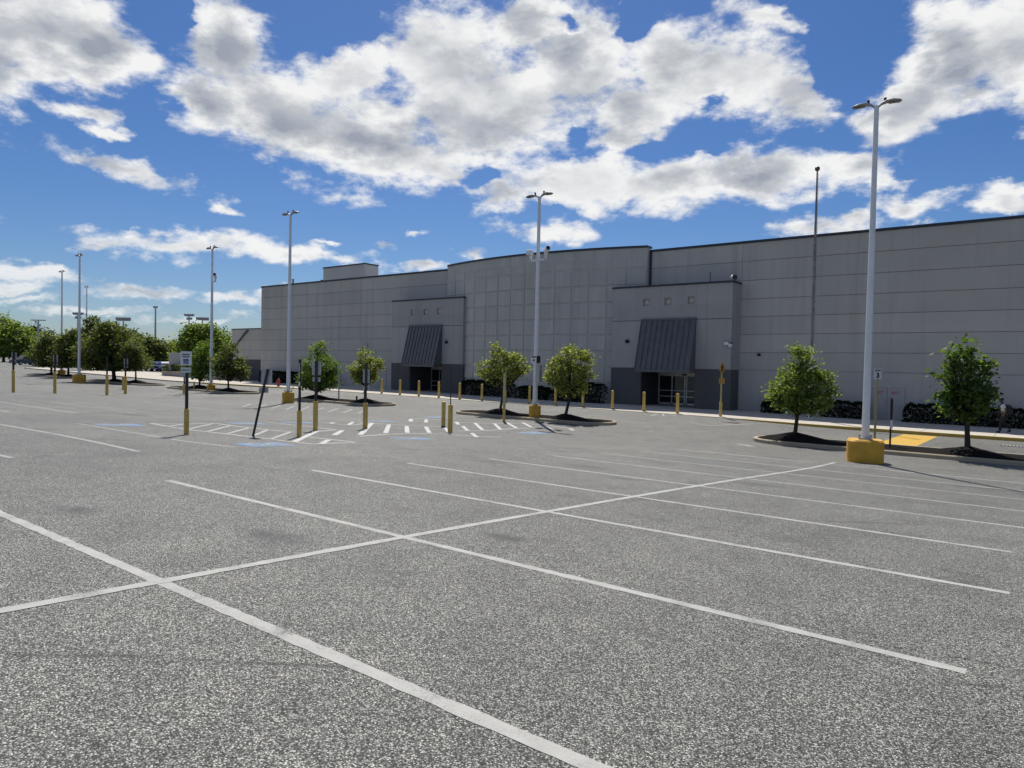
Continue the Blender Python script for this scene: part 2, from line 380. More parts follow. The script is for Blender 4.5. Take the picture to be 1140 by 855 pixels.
# ------------------------------------------------------------------ ground, walks, kerbs, markings
def axis(lo, hi, step, far0, far1):
    a = list(np.arange(lo, hi+1e-6, step)); s = step; x = lo; left = []
    while x > far0: s *= 1.25; x -= s; left.append(max(x, far0))
    s = step; x = hi; right = []
    while x < far1: s *= 1.25; x += s; right.append(min(x, far1))
    return left[::-1]+a+right
us = axis(-75, 8, .6, -2500, 2500); vs_ = axis(-4, 46, .6, -600, 2500)
gm = MB(); gm.v = [(u, v, gz(u, v)) for v in vs_ for u in us]; nu = len(us)
gm.f = [(j*nu+i, j*nu+i+1, (j+1)*nu+i+1, (j+1)*nu+i) for j in range(len(vs_)-1) for i in range(nu-1)]
gm.m = [0]*len(gm.f); gm.sm = [True]*len(gm.f)
tag(gm.build('ground', 'asphalt'), 'worn grey asphalt of the car park', kind='structure')

def strip(mb, pts, w, lift=.004, mi=0, step=.6, ragged=.0):
    pts = [Vector((p[0], p[1], 0)) for p in pts]; dense = [pts[0]]
    for a, b in zip(pts, pts[1:]):
        k = max(1, int((b-a).length/step))
        dense += [a+(b-a)*(i+1)/k for i in range(k)]
    vs = []
    for i, p in enumerate(dense):
        d = (dense[min(i+1, len(dense)-1)]-dense[max(i-1, 0)]).normalized(); n = Vector((-d.y, d.x, 0))
        hw = w/2*(1+rng.uniform(-ragged, ragged))
        for sgn in (-1, 1):
            q = p+n*hw*sgn; vs.append((q.x, q.y, gz(q.x, q.y)+lift))
    mb.add(vs, [(2*i, 2*i+2, 2*i+3, 2*i+1) for i in range(len(dense)-1)], mi, True)
lines = MB()
SP = -5.39
rows = [2.60, 5.17, 7.85, 10.38, 13.05, 15.66, 18.3, 20.75, 23.2]
strip(lines, [(SP, -4), (SP, 12), (SP+.03, 20), (SP+.05, 24.0)], .115, .0042, step=.09, ragged=.13)
ends = [(-10.9, -1.45), (-10.56, -.35), (-10.65, -.22), (-10.75, -.28), (-10.7, 0.1), (-10.6, 0.0), (-10.7, .1), (-10.6, .1), (-10.4, .1)]
for v, (a, b) in zip(rows, ends):
    strip(lines, [(a, v), (b, v)] if v > 3 else [(a, v), (0.4, v-.02)], .108, .0025, 0, step=.09, ragged=.13)
strip(lines, [(-10.6, -.1), (1.2, -.1)], .13, .004)
for v in rows[:7]: strip(lines, [(-.2+5.0, v), (10.5, v)], .12, .004, 1, ragged=.1)
def pxl(mb, pts, w, mi=0, lift=.004, step=.6, ragged=.08): strip(mb, [at(x, y) for x, y in pts], w, lift, mi, step, ragged)
for a in ([(0, 472.6), (60, 483), (110, 493), (154.4, 502.8)], [(85, 471.3), (140, 480.5), (200, 490.5), (262, 498)], [(-10, 455), (0, 457), (10.5, 459)],
          [(0, 447.5), (45, 454), (86, 460)], [(56, 447.5), (100, 453), (151, 460)], [(160, 447.5), (210, 453), (265, 459.5)], [(-5, 506), (0, 507), (14, 510)],
          [(105, 452), (165, 459)], [(30, 440), (200, 441)], [(0, 439), (60, 437.5)], [(240, 449), (330, 453)], [(205, 446), (260, 450.5)]):
    pxl(lines, a, .125, 1)
tag(lines.build('parking_lines', ['line', 'line_old']), kind='structure')
hatch = MB()
def z4(*p): return [(140+x/4.071, 440+y/4.071) for x, y in p]
def z3(*p): return [(400+x/3.5625, 420+y/3.5625) for x, y in p]
for a in (z4((115, 128), (200, 143), (290, 157), (380, 167), (470, 177), (570, 190), (660, 200), (760, 212), (850, 222), (905, 219), (1040, 214)),
          z4((115, 127), (270, 131), (400, 127), (480, 138), (560, 148), (645, 157), (750, 166)), z4((640, 122), (800, 139), (955, 157), (850, 166)),
          z4((800, 186), (950, 203), (1040, 213)), z4((900, 125), (1010, 135), (1100, 128)),
          z3((0, 235), (110, 226), (210, 224), (330, 222), (440, 233), (560, 238)), z3((30, 181), (120, 187), (200, 192), (330, 196)),
          z3((330, 177), (480, 182), (640, 183), (740, 190), (850, 206)), z3((390, 213), (500, 212), (620, 203), (700, 200)), z3((0, 178), (60, 185)),
          z3((200, 175), (205, 166), (240, 163), (330, 170))):
    pxl(hatch, a, .16, 0, .004)
for a in (z4((200, 141), (265, 131)), z4((290, 153), (398, 129)), z4((372, 165), (475, 139)), z4((462, 175), (558, 149)), z4((582, 184), (645, 157)), z4((657, 200), (748, 167))):
    pxl(hatch, a, .12, 0, .008)
for a in (z4((765, 212), (868, 163)), z4((885, 222), (920, 203)), z4((945, 182), (982, 160)), z4((1062, 180), (1118, 126)), z4((930, 129), (940, 124)), z4((1010, 135), (1030, 122)),
          z3((47, 184), (12, 222)), z3((118, 188), (104, 222)), z3((188, 194), (190, 221)), z3((264, 197), (278, 221)), z3((338, 200), (362, 224)), z3((384, 177), (393, 188)),
          z3((410, 194), (430, 212)), z3((459, 182), (490, 210)), z3((536, 184), (560, 207)), z3((585, 180), (624, 202)), z3((648, 180), (682, 198)), z3((722, 188), (767, 208)),
          z3((446, 222), (466, 238)), z3((204, 165), (206, 176)), z3((266, 168), (264, 180)), z3((835, 206), (850, 212))):
    pxl(hatch, a, .17, 1, .008)
# faint hatching of the far aisle, beyond the first row
for i in range(9): pxl(hatch, [(276+i*16+4, 449.5+i*.9), (270+i*16, 453.2+i*.9)], .15, 2, .008)
for i in range(6): pxl(hatch, [(735+i*2, 459.5), (725+i*14, 463)], .1, 0, .004)
pxl(hatch, [(768, 470.5), (790, 474), (838, 472)], .12, 0)
pxl(hatch, [(820, 494), (838, 497)], .3, 2)
tag(hatch.build('access_aisle_hatching', ['line', 'line_fresh', 'line_old']), kind='structure')
isa = MB()
WH = [[(-.05, .42), (-.02, .05), (.22, .03), (.34, -.30), (.46, -.26)], [(-.05, .24), (.18, .22)],
      [(.26, -.12), (.14, -.34), (-.10, -.42), (-.32, -.30), (-.38, -.06), (-.26, .14), (-.08, .2)]]
for px, py in [(133, 473), (296, 495), (275, 471.5), (333, 470.5), (459, 488.2), (593, 482), (487, 464.5), (425, 469)]:
    c = at(px, py); s = 1.0
    for i in range(4):
        strip(isa, [(c.x-.46, c.y-.46+.31*i), (c.x+.46, c.y-.46+.31*i)], .31, .004, 0, .4)
    for ln in WH: strip(isa, [(c.x-.03+x*.85, c.y+y*.9) for x, y in ln], .11, .010, 1, .2)
    strip(isa, [(c.x-.09, c.y+.42), (c.x-.03, c.y+.46)], .1, .010, 1)
tag(isa.build('accessible_symbols', ['blue_paint', 'line_old']), kind='structure')
cross = MB()
strip(cross, [(-4.95, 31.55), (-4.95, 39.6)], 1.45, .005, 0, .5)
tag(cross.build('crossing_paint', 'yellow_paint'), kind='structure')
ptc = MB()
for x, y, a, b in ((795, 515.5, 1.1, .75), (868, 514, .0, .0), (560, 597, .0, .0)):
    if a: c = at(x, y); strip(ptc, [(c.x-a, c.y), (c.x+a, c.y)], b*2, .003, 1, .1, .12)
def crack(mb, pts, w):
    q = [at(x, y) for x, y in pts]; out = []
    for a, b in zip(q, q[1:]):
        k = max(2, int((b-a).length/.12))
        for i in range(k): c_ = a.lerp(b, i/k); out.append((c_.x+rng.uniform(-.03, .03), c_.y+rng.uniform(-.03, .03)))
    strip(mb, out, w, .0055, 0, .3, .75)
for pts_, w_ in (([(700, 577), (785, 587), (854, 598), (1047, 633), (1150, 656)], .009), ([(905, 699), (960, 712), (1047, 730), (1150, 747)], .008), ([(870, 471), (905, 464)], .06), ([(905, 515), (960, 521), (1010, 523)], .03)): crack(ptc, pts_, w_)
tag(ptc.build('asphalt_patches', ['patch', 'oil']), kind='structure')
# pavement in front of the store
wu = list(np.arange(-128, 40.1, 1.0)); wm = MB()
def swz(u): return SW_U(u) if u > -75 else max(SW_U(-75), gz(u, CURB_V)+.12)
def top(u, v): return swz(u)+ (v-CURB_V)*.006
vs2 = [CURB_V, CURB_V+.16, 42, 44, 46, 48.0, 50.6]
for j in range(len(vs2)-1):
    for u0, u1 in zip(wu, wu[1:]):
        a, b = vs2[j], vs2[j+1]
        wm.quad((u0, a, top(u0, a)), (u1, a, top(u1, a)), (u1, b, top(u1, b)), (u0, b, top(u0, b)), 1 if j == 0 else 0)
for u0, u1 in zip(wu, wu[1:]):
    y = CURB_V
    wm.quad((u0, y-.03, gz(u0, y)-.05), (u1, y-.03, gz(u1, y)-.05), (u1, y, top(u1, y)), (u0, y, top(u0, y)), 2 if (u0 > -14.5 or -75 < u0 < -56) else 1)
for u in (wu[0], wu[-1]): pass
tag(wm.build('pavement', ['walk', 'kerb', 'yellow_kerb']), kind='structure')
kp = MB()
for u0, u1 in zip(wu, wu[1:]):
    if u0 > -14.5 or -75 < u0 < -57:
        kp.quad((u0, CURB_V, top(u0, CURB_V)+.004), (u1, CURB_V, top(u1, CURB_V)+.004), (u1, CURB_V+.15, top(u1, CURB_V+.15)+.004), (u0, CURB_V+.15, top(u0, CURB_V+.15)+.004))
tag(kp.build('kerb_paint', 'yellow_kerb'), kind='structure')

# kerbed planting islands --------------------------------------------------
def island(name, u0, u1, v0, v1, label, mounds=()):
    cx, cy = (u0+u1)/2, (v0+v1)/2; r = (v1-v0)/2; z0 = gz(cx, cy)
    e = empty(name, (cx, cy, z0), label, 'planting island', 'kerbed planting islands in the car park')
    def outline(off, n=10):
        rr = r-off; p = []
        for k in range(n+1): a = -math.pi/2+math.pi*k/n; p.append((u1-r+rr*math.cos(a), cy+rr*math.sin(a)))
        for k in range(n+1): a = math.pi/2+math.pi*k/n; p.append((u0+r+rr*math.cos(a), cy+rr*math.sin(a)))
        out = []
        for a, b in zip(p, p[1:]+p[:1]):
            k = max(1, int(math.hypot(b[0]-a[0], b[1]-a[1])/.8)); out += [(a[0]+(b[0]-a[0])*i/k, a[1]+(b[1]-a[1])*i/k) for i in range(k)]
        return out
    kb = MB(); o = outline(0); i1 = outline(.03); i2 = outline(.16)
    def ringv(p, dz): return [(x-cx, y-cy, gz(x, y)+dz-z0) for x, y in p]
    n = len(o)
    # resample inner outlines to the same count
    def rs(p): return [p[int(i*len(p)/n)] for i in range(n)]
    i1 = [(x+(cx+ (1 if x > cx else -1)*0-x)*0 + (0), y) for x, y in i1]
    def inset(p, d):
        q = []
        for k in range(len(p)):
            a, b = Vector(p[k-1]), Vector(p[(k+1) % len(p)]); t = (b-a).normalized(); q.append((p[k][0]-t.y*d, p[k][1]+t.x*d))
        return q
    i1 = inset(o, .03); i2 = inset(o, .17)
    rings = [ringv(o, -.1), ringv(o, .12), ringv(i1, .15), ringv(i2, .15), ringv(i2, .05)]
    vs = [q for rr in rings for q in rr]
    kb.add(vs, [(k*n+i, k*n+(i+1) % n, (k+1)*n+(i+1) % n, (k+1)*n+i) for k in range(4) for i in range(n)])
    kb.build('kerb', 'kerb', e)
    mu = MB(); L0 = u1-u0; nx, ny = max(8, int(L0/.35)), 8; g = []
    for j in range(ny+1):
        for i in range(nx+1):
            t = i/nx*2-1; x = cx+t*(L0/2-.17); dx = max(0, abs(x-cx)-(L0/2-r)); hy = math.sqrt(max(0, (r-.17)**2-dx*dx)) if dx < r-.17 else 0
            y = cy+(j/ny*2-1)*hy; e_ = (1-(j/ny*2-1)**2)*min(1, hy/(r*.6))
            h = .10+.06*e_+rng.uniform(-.015, .015)
            for mx, my, mh, mr in mounds:
                dd = math.hypot(x-mx, (y-my)*1.0); h += mh*max(0, 1-dd/mr)**1.3
            g.append((x-cx, y-cy, gz(x, y)+h-z0))
    mu.add(g, [(j*(nx+1)+i, j*(nx+1)+i+1, (j+1)*(nx+1)+i+1, (j+1)*(nx+1)+i) for j in range(ny) for i in range(nx)], 0, True)
    mu.build('mulch_bed', 'mulch', e)
    return e
def ISL(px0, px1, v0, v1, label, trees):
    vm = (v0+v1)/2; u0 = ray(px0, 440).x/ray(px0, 440).y*vm; u1 = ray(px1, 440).x/ray(px1, 440).y*vm
    return island('planting_island', u0, u1, v0, v1, label, [(t.x, t.y, .30, 1.3) for t in trees])
def tree_pos(px, v):
    q = ray(px, 450); u = q.x/q.y*v; return Vector((u, v, gz(u, v)+.15))
T888, T1079 = tree_pos(886, 30.2), tree_pos(1079, 29.7)
T557, T630 = tree_pos(557, 31.4), tree_pos(630, 31.0)
T352, T406 = tree_pos(352, 31.6), tree_pos(406, 31.4)
T222, T255 = tree_pos(222, 32.4), tree_pos(254, 31.6)
T127, T151 = tree_pos(127, 31.5), tree_pos(151, 32.0)
T57, T76 = tree_pos(57, 33.0), tree_pos(76, 32.6)
island('planting_island', -9.9, 9.0, 28.6, 31.4, 'long kerbed island with two trees beside the yellow crossing', [(T888.x, T888.y, .32, 1.5), (T1079.x, T1079.y, .32, 1.5)])
ISL(514, 684, 29.9, 32.4, 'kerbed mulch island below the curved wall with two yellow green trees', (T557, T630))
ISL(336, 434, 30.3, 32.8, 'kerbed mulch island with two trees in front of the further entrance', (T352, T406))
ISL(196, 281, 30.6, 33.4, 'dark mulch island before the low side building, with two trees', (T222, T255))
ISL(106, 174, 30.6, 33.2, 'mulch island with a broad dark tree and a thin tree at its right end', (T127, T151))
ISL(40, 84, 31.4, 34.2, 'farthest left mulch island under the dense tree pair', (T57, T76))

# ------------------------------------------------------------------ the store
BZ = -1.6
store = empty('store_building', (-23, WALL_V, -1.1), 'long windowless grey store with a bowed centre wall and two canopied entrances', 'store')
def sb(mb, name, mats, parent=store):
    o = mb.build(name, mats); o.parent = parent
    w = Vector((-23, WALL_V, -1.1)) if parent is store else parent['org']
    if parent is not store: w = Vector(w)
    for v in o.data.vertices: v.co -= w
    return o
JZ = [9.18, 7.86, 6.58, 5.36, 4.14, 2.90, 1.70]
TOPZ = 10.42
def panels(mb, u0, u1, v, vj, openings=()):
    """courses of panels (mat 0 upper, mat 1 base) proud of a dark joint plane (mat 2)"""
    zs = [TOPZ]+JZ+[BZ]
    mb.box(u0, u1, v+.03, v+.2, JZ[-1]+.1, TOPZ-.02, 2)
    for a, b in ((u0, -48.35), (-43.5, -24.1), (-19.3, u1)): mb.box(a, b, v+.03, v+.2, BZ, JZ[-1]+.1, 2)
    cuts = sorted([u0]+[x for x in vj if u0 < x < u1]+[u1])
    for k in range(len(zs)-1):
        zt, zb = zs[k]-(.02 if k else 0), zs[k+1]+(.02 if k < len(zs)-2 else 0)
        segs = list(zip(cuts, cuts[1:])) if k < len(zs)-2 else [(u0, -66.2), (-66.2, -57.1), (-57.1, -48.35), (-43.5, -24.1), (-19.3, -17.05), (-17.05, -12.4), (-12.4, 5.8), (5.8, u1)]
        for a, b in segs:
            mb.box(a+(.012 if a != u0 else 0), b-(.012 if b != u1 else 0), v, v+.031, zb, zt, 1 if k == len(zs)-2 else 0)
w = MB()
panels(w, -75.3, 34, WALL_V, [-66.2, -57.1, -17.05, -12.4, 5.8, 14.9, 24])
w.box(-75.3, 34, WALL_V+3.2, 120, BZ, TOPZ-.04, 0); w.box(-75.3, -75.0, WALL_V+.2, WALL_V+3.2, BZ, TOPZ-.04, 0)
w.box(-75.0, 34, WALL_V+.2, WALL_V+3.2, TOPZ-.25, TOPZ-.04, 0)
sb(w, 'wall', ['wall', 'wall_base', 'groove'])
cp = MB()
cp.box(-75.36, -44.5, WALL_V-.06, WALL_V+.35, TOPZ, TOPZ+.17); cp.box(-24.1, 34, WALL_V-.06, WALL_V+.35, TOPZ, TOPZ+.17)
cp.box(-75.36, -75.0, WALL_V+.35, 120, TOPZ, TOPZ+.17)
sb(cp, 'roof_coping', ['coping'])
# bowed centre wall
cw = MB(); CU0, CU1, SAG, CV = -44.5, -24.1, 1.6, 47.62
def cv(u): t = (u-(CU0+CU1)/2)/((CU1-CU0)/2); return CV-SAG*(1-t*t)
n = 28; CT = 10.72
xs = [CU0+(CU1-CU0)*i/n for i in range(n+1)]
for a, b in zip(xs, xs[1:]):
    cw.quad((a, cv(a), BZ), (b, cv(b), BZ), (b, cv(b), CT), (a, cv(a), CT))
cw.quad((CU1, CV, BZ), (CU1, WALL_V, BZ), (CU1, WALL_V, CT), (CU1, CV, CT)); cw.quad((CU0, WALL_V, BZ), (CU0, CV, BZ), (CU0, CV, CT), (CU0, WALL_V, CT))
cw.f.append(tuple(len(cw.v)+i for i in range(n+3))); cw.v += [(x, cv(x), CT) for x in xs]+[(CU1, WALL_V+.3, CT), (CU0, WALL_V+.3, CT)]; cw.m.append(0); cw.sm.append(False)
cols = 14; pw = (CU1-CU0)/cols; zr = [9.75]+[9.18-1.25*i+.0 for i in range(7)]
def cpanel(a, b, z0, z1, d=.06, ins=.03):
    def p(u, z, o): return (u, cv(u)-o, z)
    m = [a+(b-a)*i/2 for i in range(3)]
    for i in range(2):
        l, r = m[i], m[i+1]; li = l+(ins if i == 0 else 0); ri = r-(ins if i == 1 else 0)
        cw.quad(p(li, z0+ins, d), p(ri, z0+ins, d), p(ri, z1-ins, d), p(li, z1-ins, d))
        cw.quad(p(l, z0, 0), p(r, z0, 0), p(ri, z0+ins, d), p(li, z0+ins, d)); cw.quad(p(li, z1-ins, d), p(ri, z1-ins, d), p(r, z1, 0), p(l, z1, 0))
    cw.quad(p(a, z0, 0), p(a+ins, z0+ins, d), p(a+ins, z1-ins, d), p(a, z1, 0)); cw.quad(p(b-ins, z0+ins, d), p(b, z0, 0), p(b, z1, 0), p(b-ins, z1-ins, d))
for r in range(len(zr)-1):
    if r == 0: continue
    for k in range(cols): cpanel(CU0+k*pw+.05, CU0+(k+1)*pw-.05, zr[r+1]+.045, zr[r]-.045)
for k in range(cols): cpanel(CU0+k*pw+.07, CU0+(k+1)*pw-.07, .5, 1.62); cpanel(CU0+k*pw+.07, CU0+(k+1)*pw-.07, 9.28, 9.95, .035)
cwo = sb(cw, 'curved_wall', ['wall_curve'])
cc = MB()
for a, b in zip(xs, xs[1:]):
    A, B = (a, cv(a)-.07), (b, cv(b)-.07); A2, B2 = (a, WALL_V+.35), (b, WALL_V+.35)
    for z0, z1 in ((CT, CT+.16),):
        cc.quad((*A, z0), (*B, z0), (*B, z1), (*A, z1)); cc.quad((*A, z1), (*B, z1), (*B2, z1), (*A2, z1)); cc.quad((*A2, z0), (*B2, z0), (*B, z0), (*A, z0))
cc.quad((CU1, CV-.07, CT), (CU1, WALL_V+.35, CT), (CU1, WALL_V+.35, CT+.16), (CU1, CV-.07, CT+.16)); cc.quad((CU0, WALL_V+.35, CT), (CU0, CV-.07, CT), (CU0, CV-.07, CT+.16), (CU0, WALL_V+.35, CT+.16))
o = sb(cc, 'wall_coping', ['coping']); o.parent = cwo

def bay(off, label):
    """entrance block; off = shift along the wall"""
    BF = 46.45; u0, u1 = -26.3+off, -17.1+off; a0, a1 = -23.8+off, -19.62+off; DZ = 1.50
    b = MB(); T = 7.60
    zj = 5.16; pz = 1.68
    def face(x0, x1, z0, z1, mi=0): b.quad((x0, BF, z0), (x1, BF, z0), (x1, BF, z1), (x0, BF, z1), mi)
    nz0, nz1 = 6.22, 6.76; nw = .52; ns = [-23.5+off, -21.8+off, -20.05+off]
    vj = [-22.35+off, -19.66+off]
    # joint plane and proud panels
    def pan(x0, x1, z0, z1, mi=0): b.box(x0, x1, BF-.03, BF+.05, z0, z1, mi)
    cutsu = [u0, a0-.0, a1+.04, u1]
    # upper band: panels around the three niches
    e = [u0]; 
    for c in ns: e += [c-nw/2, c+nw/2]
    e.append(u1)
    for k in range(0, len(e), 2): pan(e[k], e[k+1], nz0, nz1)
    pan(u0, u1, zj+.025, nz0); pan(u0, u1, nz1, T)
    for x0, x1 in ((u0, a0), (a1, u1)): pan(x0, x1, pz+.02, zj-.025)
    pan(a0, a1, DZ+.1, zj-.025)
    for x0, x1 in ((u0, a0), (a1, u1)): pan(x0, x1, BZ, pz-.02, 1)
    b.box(u0, u1, BF+.05, BF+.09, DZ+.1, zj+.3, 2)
    for x0, x1 in ((u0, a0), (a1, u1)): b.box(x0, x1, BF+.05, BF+.09, BZ, DZ+.1, 2)
    # side walls, roof, recess lining
    for x, s in ((u0, 1), (u1, -1)):
        xa, xb = sorted((x, x+s*.3)); b.box(xa, xb, BF+.09, WALL_V-.002, pz, T, 0); b.box(xa, xb, BF+.09, WALL_V-.002, BZ, pz, 1)
    b.box(u0+.3, u1-.3, BF+.30, WALL_V-.002, T-.2, T, 0)
    b.box(u0+.3, u1-.3, BF+.29, BF+.299, nz0-.3, T-.2, 3)
    for x, s in ((a0, -1), (a1, 1)):
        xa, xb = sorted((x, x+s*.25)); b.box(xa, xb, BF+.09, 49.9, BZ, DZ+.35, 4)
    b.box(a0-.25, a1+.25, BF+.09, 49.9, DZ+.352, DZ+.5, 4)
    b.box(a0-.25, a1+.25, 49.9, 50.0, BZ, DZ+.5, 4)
    for k, c in enumerate(ns):   # pale square niche faces, set back
        pass
    for x in vj: b.box(x-.012, x+.012, BF-.034, BF-.028, zj, T, 2)
    ob = b.build('entrance_bay', ['wall_bay', 'plinth', 'groove', 'groove', 'soffit']); ob.parent = store
    org = Vector((off-21.7, BF, -1.1)); W0 = Vector((-23, WALL_V, -1.1))
    for v in ob.data.vertices: v.co -= org
    ob.location = org-W0; ob['label'] = label; 
    def sub(mb, name, mats):
        o = mb.build(name, mats, ob)
        for v in o.data.vertices: v.co -= org
        return o
    for c in ns:
        nm = MB(); nm.box(c-nw/2, c+nw/2, BF+.14, BF+.2, nz0, nz1)
        for rr in (.2,):   # raised round boss
            o0 = len(nm.v); nm.lathe([(rr, 0), (rr, .03), (rr-.04, .05), (.001, .05)], 20); nm.xform(Matrix.Translation((c, BF+.14, (nz0+nz1)/2)) @ Matrix.Rotation(R(90), 4, 'X'), o0)
        nm.box(c-nw/2, c-nw/2+.005, BF+.05, BF+.14, nz0, nz1, 1); nm.box(c+nw/2-.005, c+nw/2, BF+.05, BF+.14, nz0, nz1, 1)
        nm.box(c-nw/2, c+nw/2, BF+.05, BF+.14, nz1-.005, nz1, 1); nm.box(c-nw/2, c+nw/2, BF+.05, BF+.14, nz0, nz0+.005, 1)
        sub(nm, 'niche', ['niche', 'wall_bay'])
    q = MB(); q.box(u0-.05, u1+.05, BF-.09, WALL_V-.003, T, T+.13); sub(q, 'parapet_coping', ['coping'])
    # awning: standing seam slope with side cheeks
    aw = MB(); yt, yb, zt, zb = BF-.12, BF-1.06, 5.14, 1.56
    aw.quad((a0, yb, zb), (a1, yb, zb), (a1, yt, zt), (a0, yt, zt)); aw.quad((a0, yt, zt), (a1, yt, zt), (a1, BF-.03, zt), (a0, BF-.03, zt))
    for x in (a0, a1):
        f = [(x, yb, zb), (x, BF-.03, zb), (x, BF-.03, zt), (x, yt, zt)]; aw.add(f if x == a1 else f[::-1], [(0, 1, 2, 3)])
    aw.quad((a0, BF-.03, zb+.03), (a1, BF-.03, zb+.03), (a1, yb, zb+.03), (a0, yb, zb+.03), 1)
    nr = 10; dv = Vector((0, yt-yb, zt-zb)); nn = Vector((0, -(zt-zb), yt-yb)).normalized()
    for i in range(nr+1):
        x = a0+(a1-a0)*i/nr; p0 = Vector((x, yb, zb)); p1 = p0+dv; hw = .022; hh = .06
        q8 = [p+Vector((sx*hw, 0, 0))+nn*h for p in (p0, p1) for h in (0, hh) for sx in (-1, 1)]
        aw.add(q8, [(0, 1, 3, 2), (5, 4, 6, 7), (2, 3, 7, 6), (0, 2, 6, 4), (3, 1, 5, 7)])
    aw.box(a0-.03, a1+.03, yb-.04, yb, zb-.16, zb+.03); aw.box(a0-.03, a1+.03, yt-.05, BF-.03, zt, zt+.14)
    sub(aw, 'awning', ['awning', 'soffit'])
    # sliding entrance doors at the back of the recess
    d = MB(); DV = 49.4; d0, d1 = a0+.02, a1-.02; fz = -1.08; hz = 1.12
    def bar(x0, x1, z0, z1, t=.06): d.box(x0, x1, DV-t, DV+t, z0, z1)
    for x in (d0+.04, d0+1.12, d0+2.15, d0+2.3, d1-1.0, d1-.05): bar(x-.045, x+.045, fz, hz)
    bar(d0, d1, hz, hz+.30, .10); bar(d0, d1, fz, fz+.18)
    for z in (.02, -.42): bar(d0, d1, z-.03, z+.03, .065)
    bar(d0, d1, DZ-.0, DZ+.1); bar(d0+1.0, d0+1.06, hz+.3, DZ); bar(d1-1.0, d1-.94, hz+.3, DZ)
    sub(d, 'door_frame', ['alu'])
    g = MB(); g.box(d0, d1, DV-.01, DV+.01, fz, DZ); sub(g, 'door_glass', ['glass'])
    pg = MB(); pg.box(d0+2.36, d1-1.06, DV-.03, DV-.012, -.40, .95); sub(pg, 'door_poster', ['poster'])
    sn = MB(); sn.box(d0+1.95, d0+2.3, DV-.2, DV-.1, hz+.06, hz+.16); sub(sn, 'door_sensor', ['black_print'])
    return ob, org, sub
b1, o1, sub1 = bay(0, 'right entrance block nearest the camera with a dark awning')
b2, o2, sub2 = bay(-24.3, 'further entrance block at the left with a dark awning')
BF = 46.42
def wall_light(u, z, sub):
    m = MB(); m.lathe([(.001, 0), (.13, .0), (.15, .1), (.13, .2), (.05, .24), (.001, .24)], 14); m.xform(Matrix.Translation((u, BF, z)) @ Matrix.Rotation(R(90), 4, 'X')); sub(m, 'wall_lamp', ['black'])
wall_light(-24.95, 3.65, sub1); wall_light(-43.3, 3.67, sub2)
def cctv(u, v, z, sub):
    m = MB(); m.box(u-.28, u+.02, v-.28, v-.10, z-.06, z+.12); m.sphere((u+.12, v-.22, z-.10), .14, 10); m.box(u-.02, u+.2, v-.24, v, z-.02, z+.1, 1); sub(m, 'security_camera', ['white', 'black'])
cctv(-17.2, BF, 3.42, sub1)
m = MB(); m.sphere((-17.25, 46.75, 7.98), .16, 10); m.box(-17.2, -17.0, 46.6, 46.9, 7.85, 8.12, 1); m.tube([(-17.1, 46.75, 7.73), (-17.1, 46.75, 7.95)], .04, 6, 1); sub1(m, 'security_camera', ['white', 'black'])
m = MB(); m.tube([(-18.9, 46.9, 7.7), (-18.9, 46.9, 8.45)], .03, 6); sub1(m, 'vent_rod', ['black'])
# roof house, vents
ph = MB(); pu0, pu1 = -68.76, -61.33
ph.box(pu0, pu1, 52, 54.0, 9.8, 12.75)
sb(ph, 'roof_house', ['penthouse'])
m = MB(); m.box(pu0-.06, pu1+.06, 51.94, 54.06, 12.75, 12.9); oo = sb(m, 'roof_house_cap', ['coping'])
for u, h in ((-70.3, .62), (-63.9+-1.0, .22)):
    m = MB(); m.tube([(u, 48.9, 10.3), (u, 48.9, 10.55+h)], .09, 8); m.tube([(u, 48.9, 10.55+h), (u, 48.9, 10.62+h)], .16, 8); sb(m, 'vent_pipe', ['coping'])
# emergency doors with red lettering
d0, d1 = -8.75, -6.9
fr = MB(); DT = .82; fb = top(-7.8, WALL_V)+.01
for x0, x1 in ((d0, d0+.07), (d1-.07, d1)): fr.box(x0, x1, WALL_V-.05, WALL_V+.05, fb, DT)
fr.box(d0, d1, WALL_V-.05, WALL_V+.05, DT, DT+.08)
sb(fr, 'door_surround', ['wall_base'])
for k, (x0, x1) in enumerate(((d0+.072, (d0+d1)/2-.012), ((d0+d1)/2+.012, d1-.072))):
    m = MB(); m.box(x0, x1, WALL_V-.03, WALL_V, fb+.01, DT-.005); do = sb(m, 'emergency_door', ['door'])
    hd = MB(); hx = x1-.12 if k == 0 else x0+.12; hd.box(hx-.03, hx+.03, WALL_V-.09, WALL_V-.03, fb+.95, fb+1.15); ho = sb(hd, 'door_handle', ['grey_metal']); ho.parent = do
    tx = text_mesh('door_lettering', '5/19', .23, 'red', do, Matrix.Translation(Vector(((x0+x1)/2, WALL_V-.034, .46))-Vector((-23, WALL_V, -1.1))) @ FACE, .002, .006)
m = MB(); m.box(-5.25, -5.05, WALL_V-.1, WALL_V, 1.35-1.4, 1.55-1.4); sb(m, 'wall_socket', ['grey_metal'])
m = MB(); m.lathe([(.001, 0), (.1, 0), (.1, .2), (.001, .2)], 10); m.xform(Matrix.Translation((-15.7, WALL_V, 2.75)) @ Matrix.Rotation(R(90), 4, 'X')); sb(m, 'wall_lamp', ['black'])
m = MB(); m.box(-56.2, -55.9, WALL_V-.12, WALL_V, 3.2, 3.65); sb(m, 'alarm_box', ['grey_metal'])
# downspout strip at the right end of the bowed wall
m = MB(); m.box(-24.05, -23.93, WALL_V-.1, WALL_V, 7.8, 10.4); sb(m, 'downpipe', ['coping'])
# grey service doors in the far left base (between the two entrance trees)
for u in (-54.6, -53.5, -52.0):
    m = MB(); m.box(u-.48, u+.48, WALL_V-.04, WALL_V, top(u, WALL_V)+.01, 1.2); sb(m, 'service_door', ['door'])

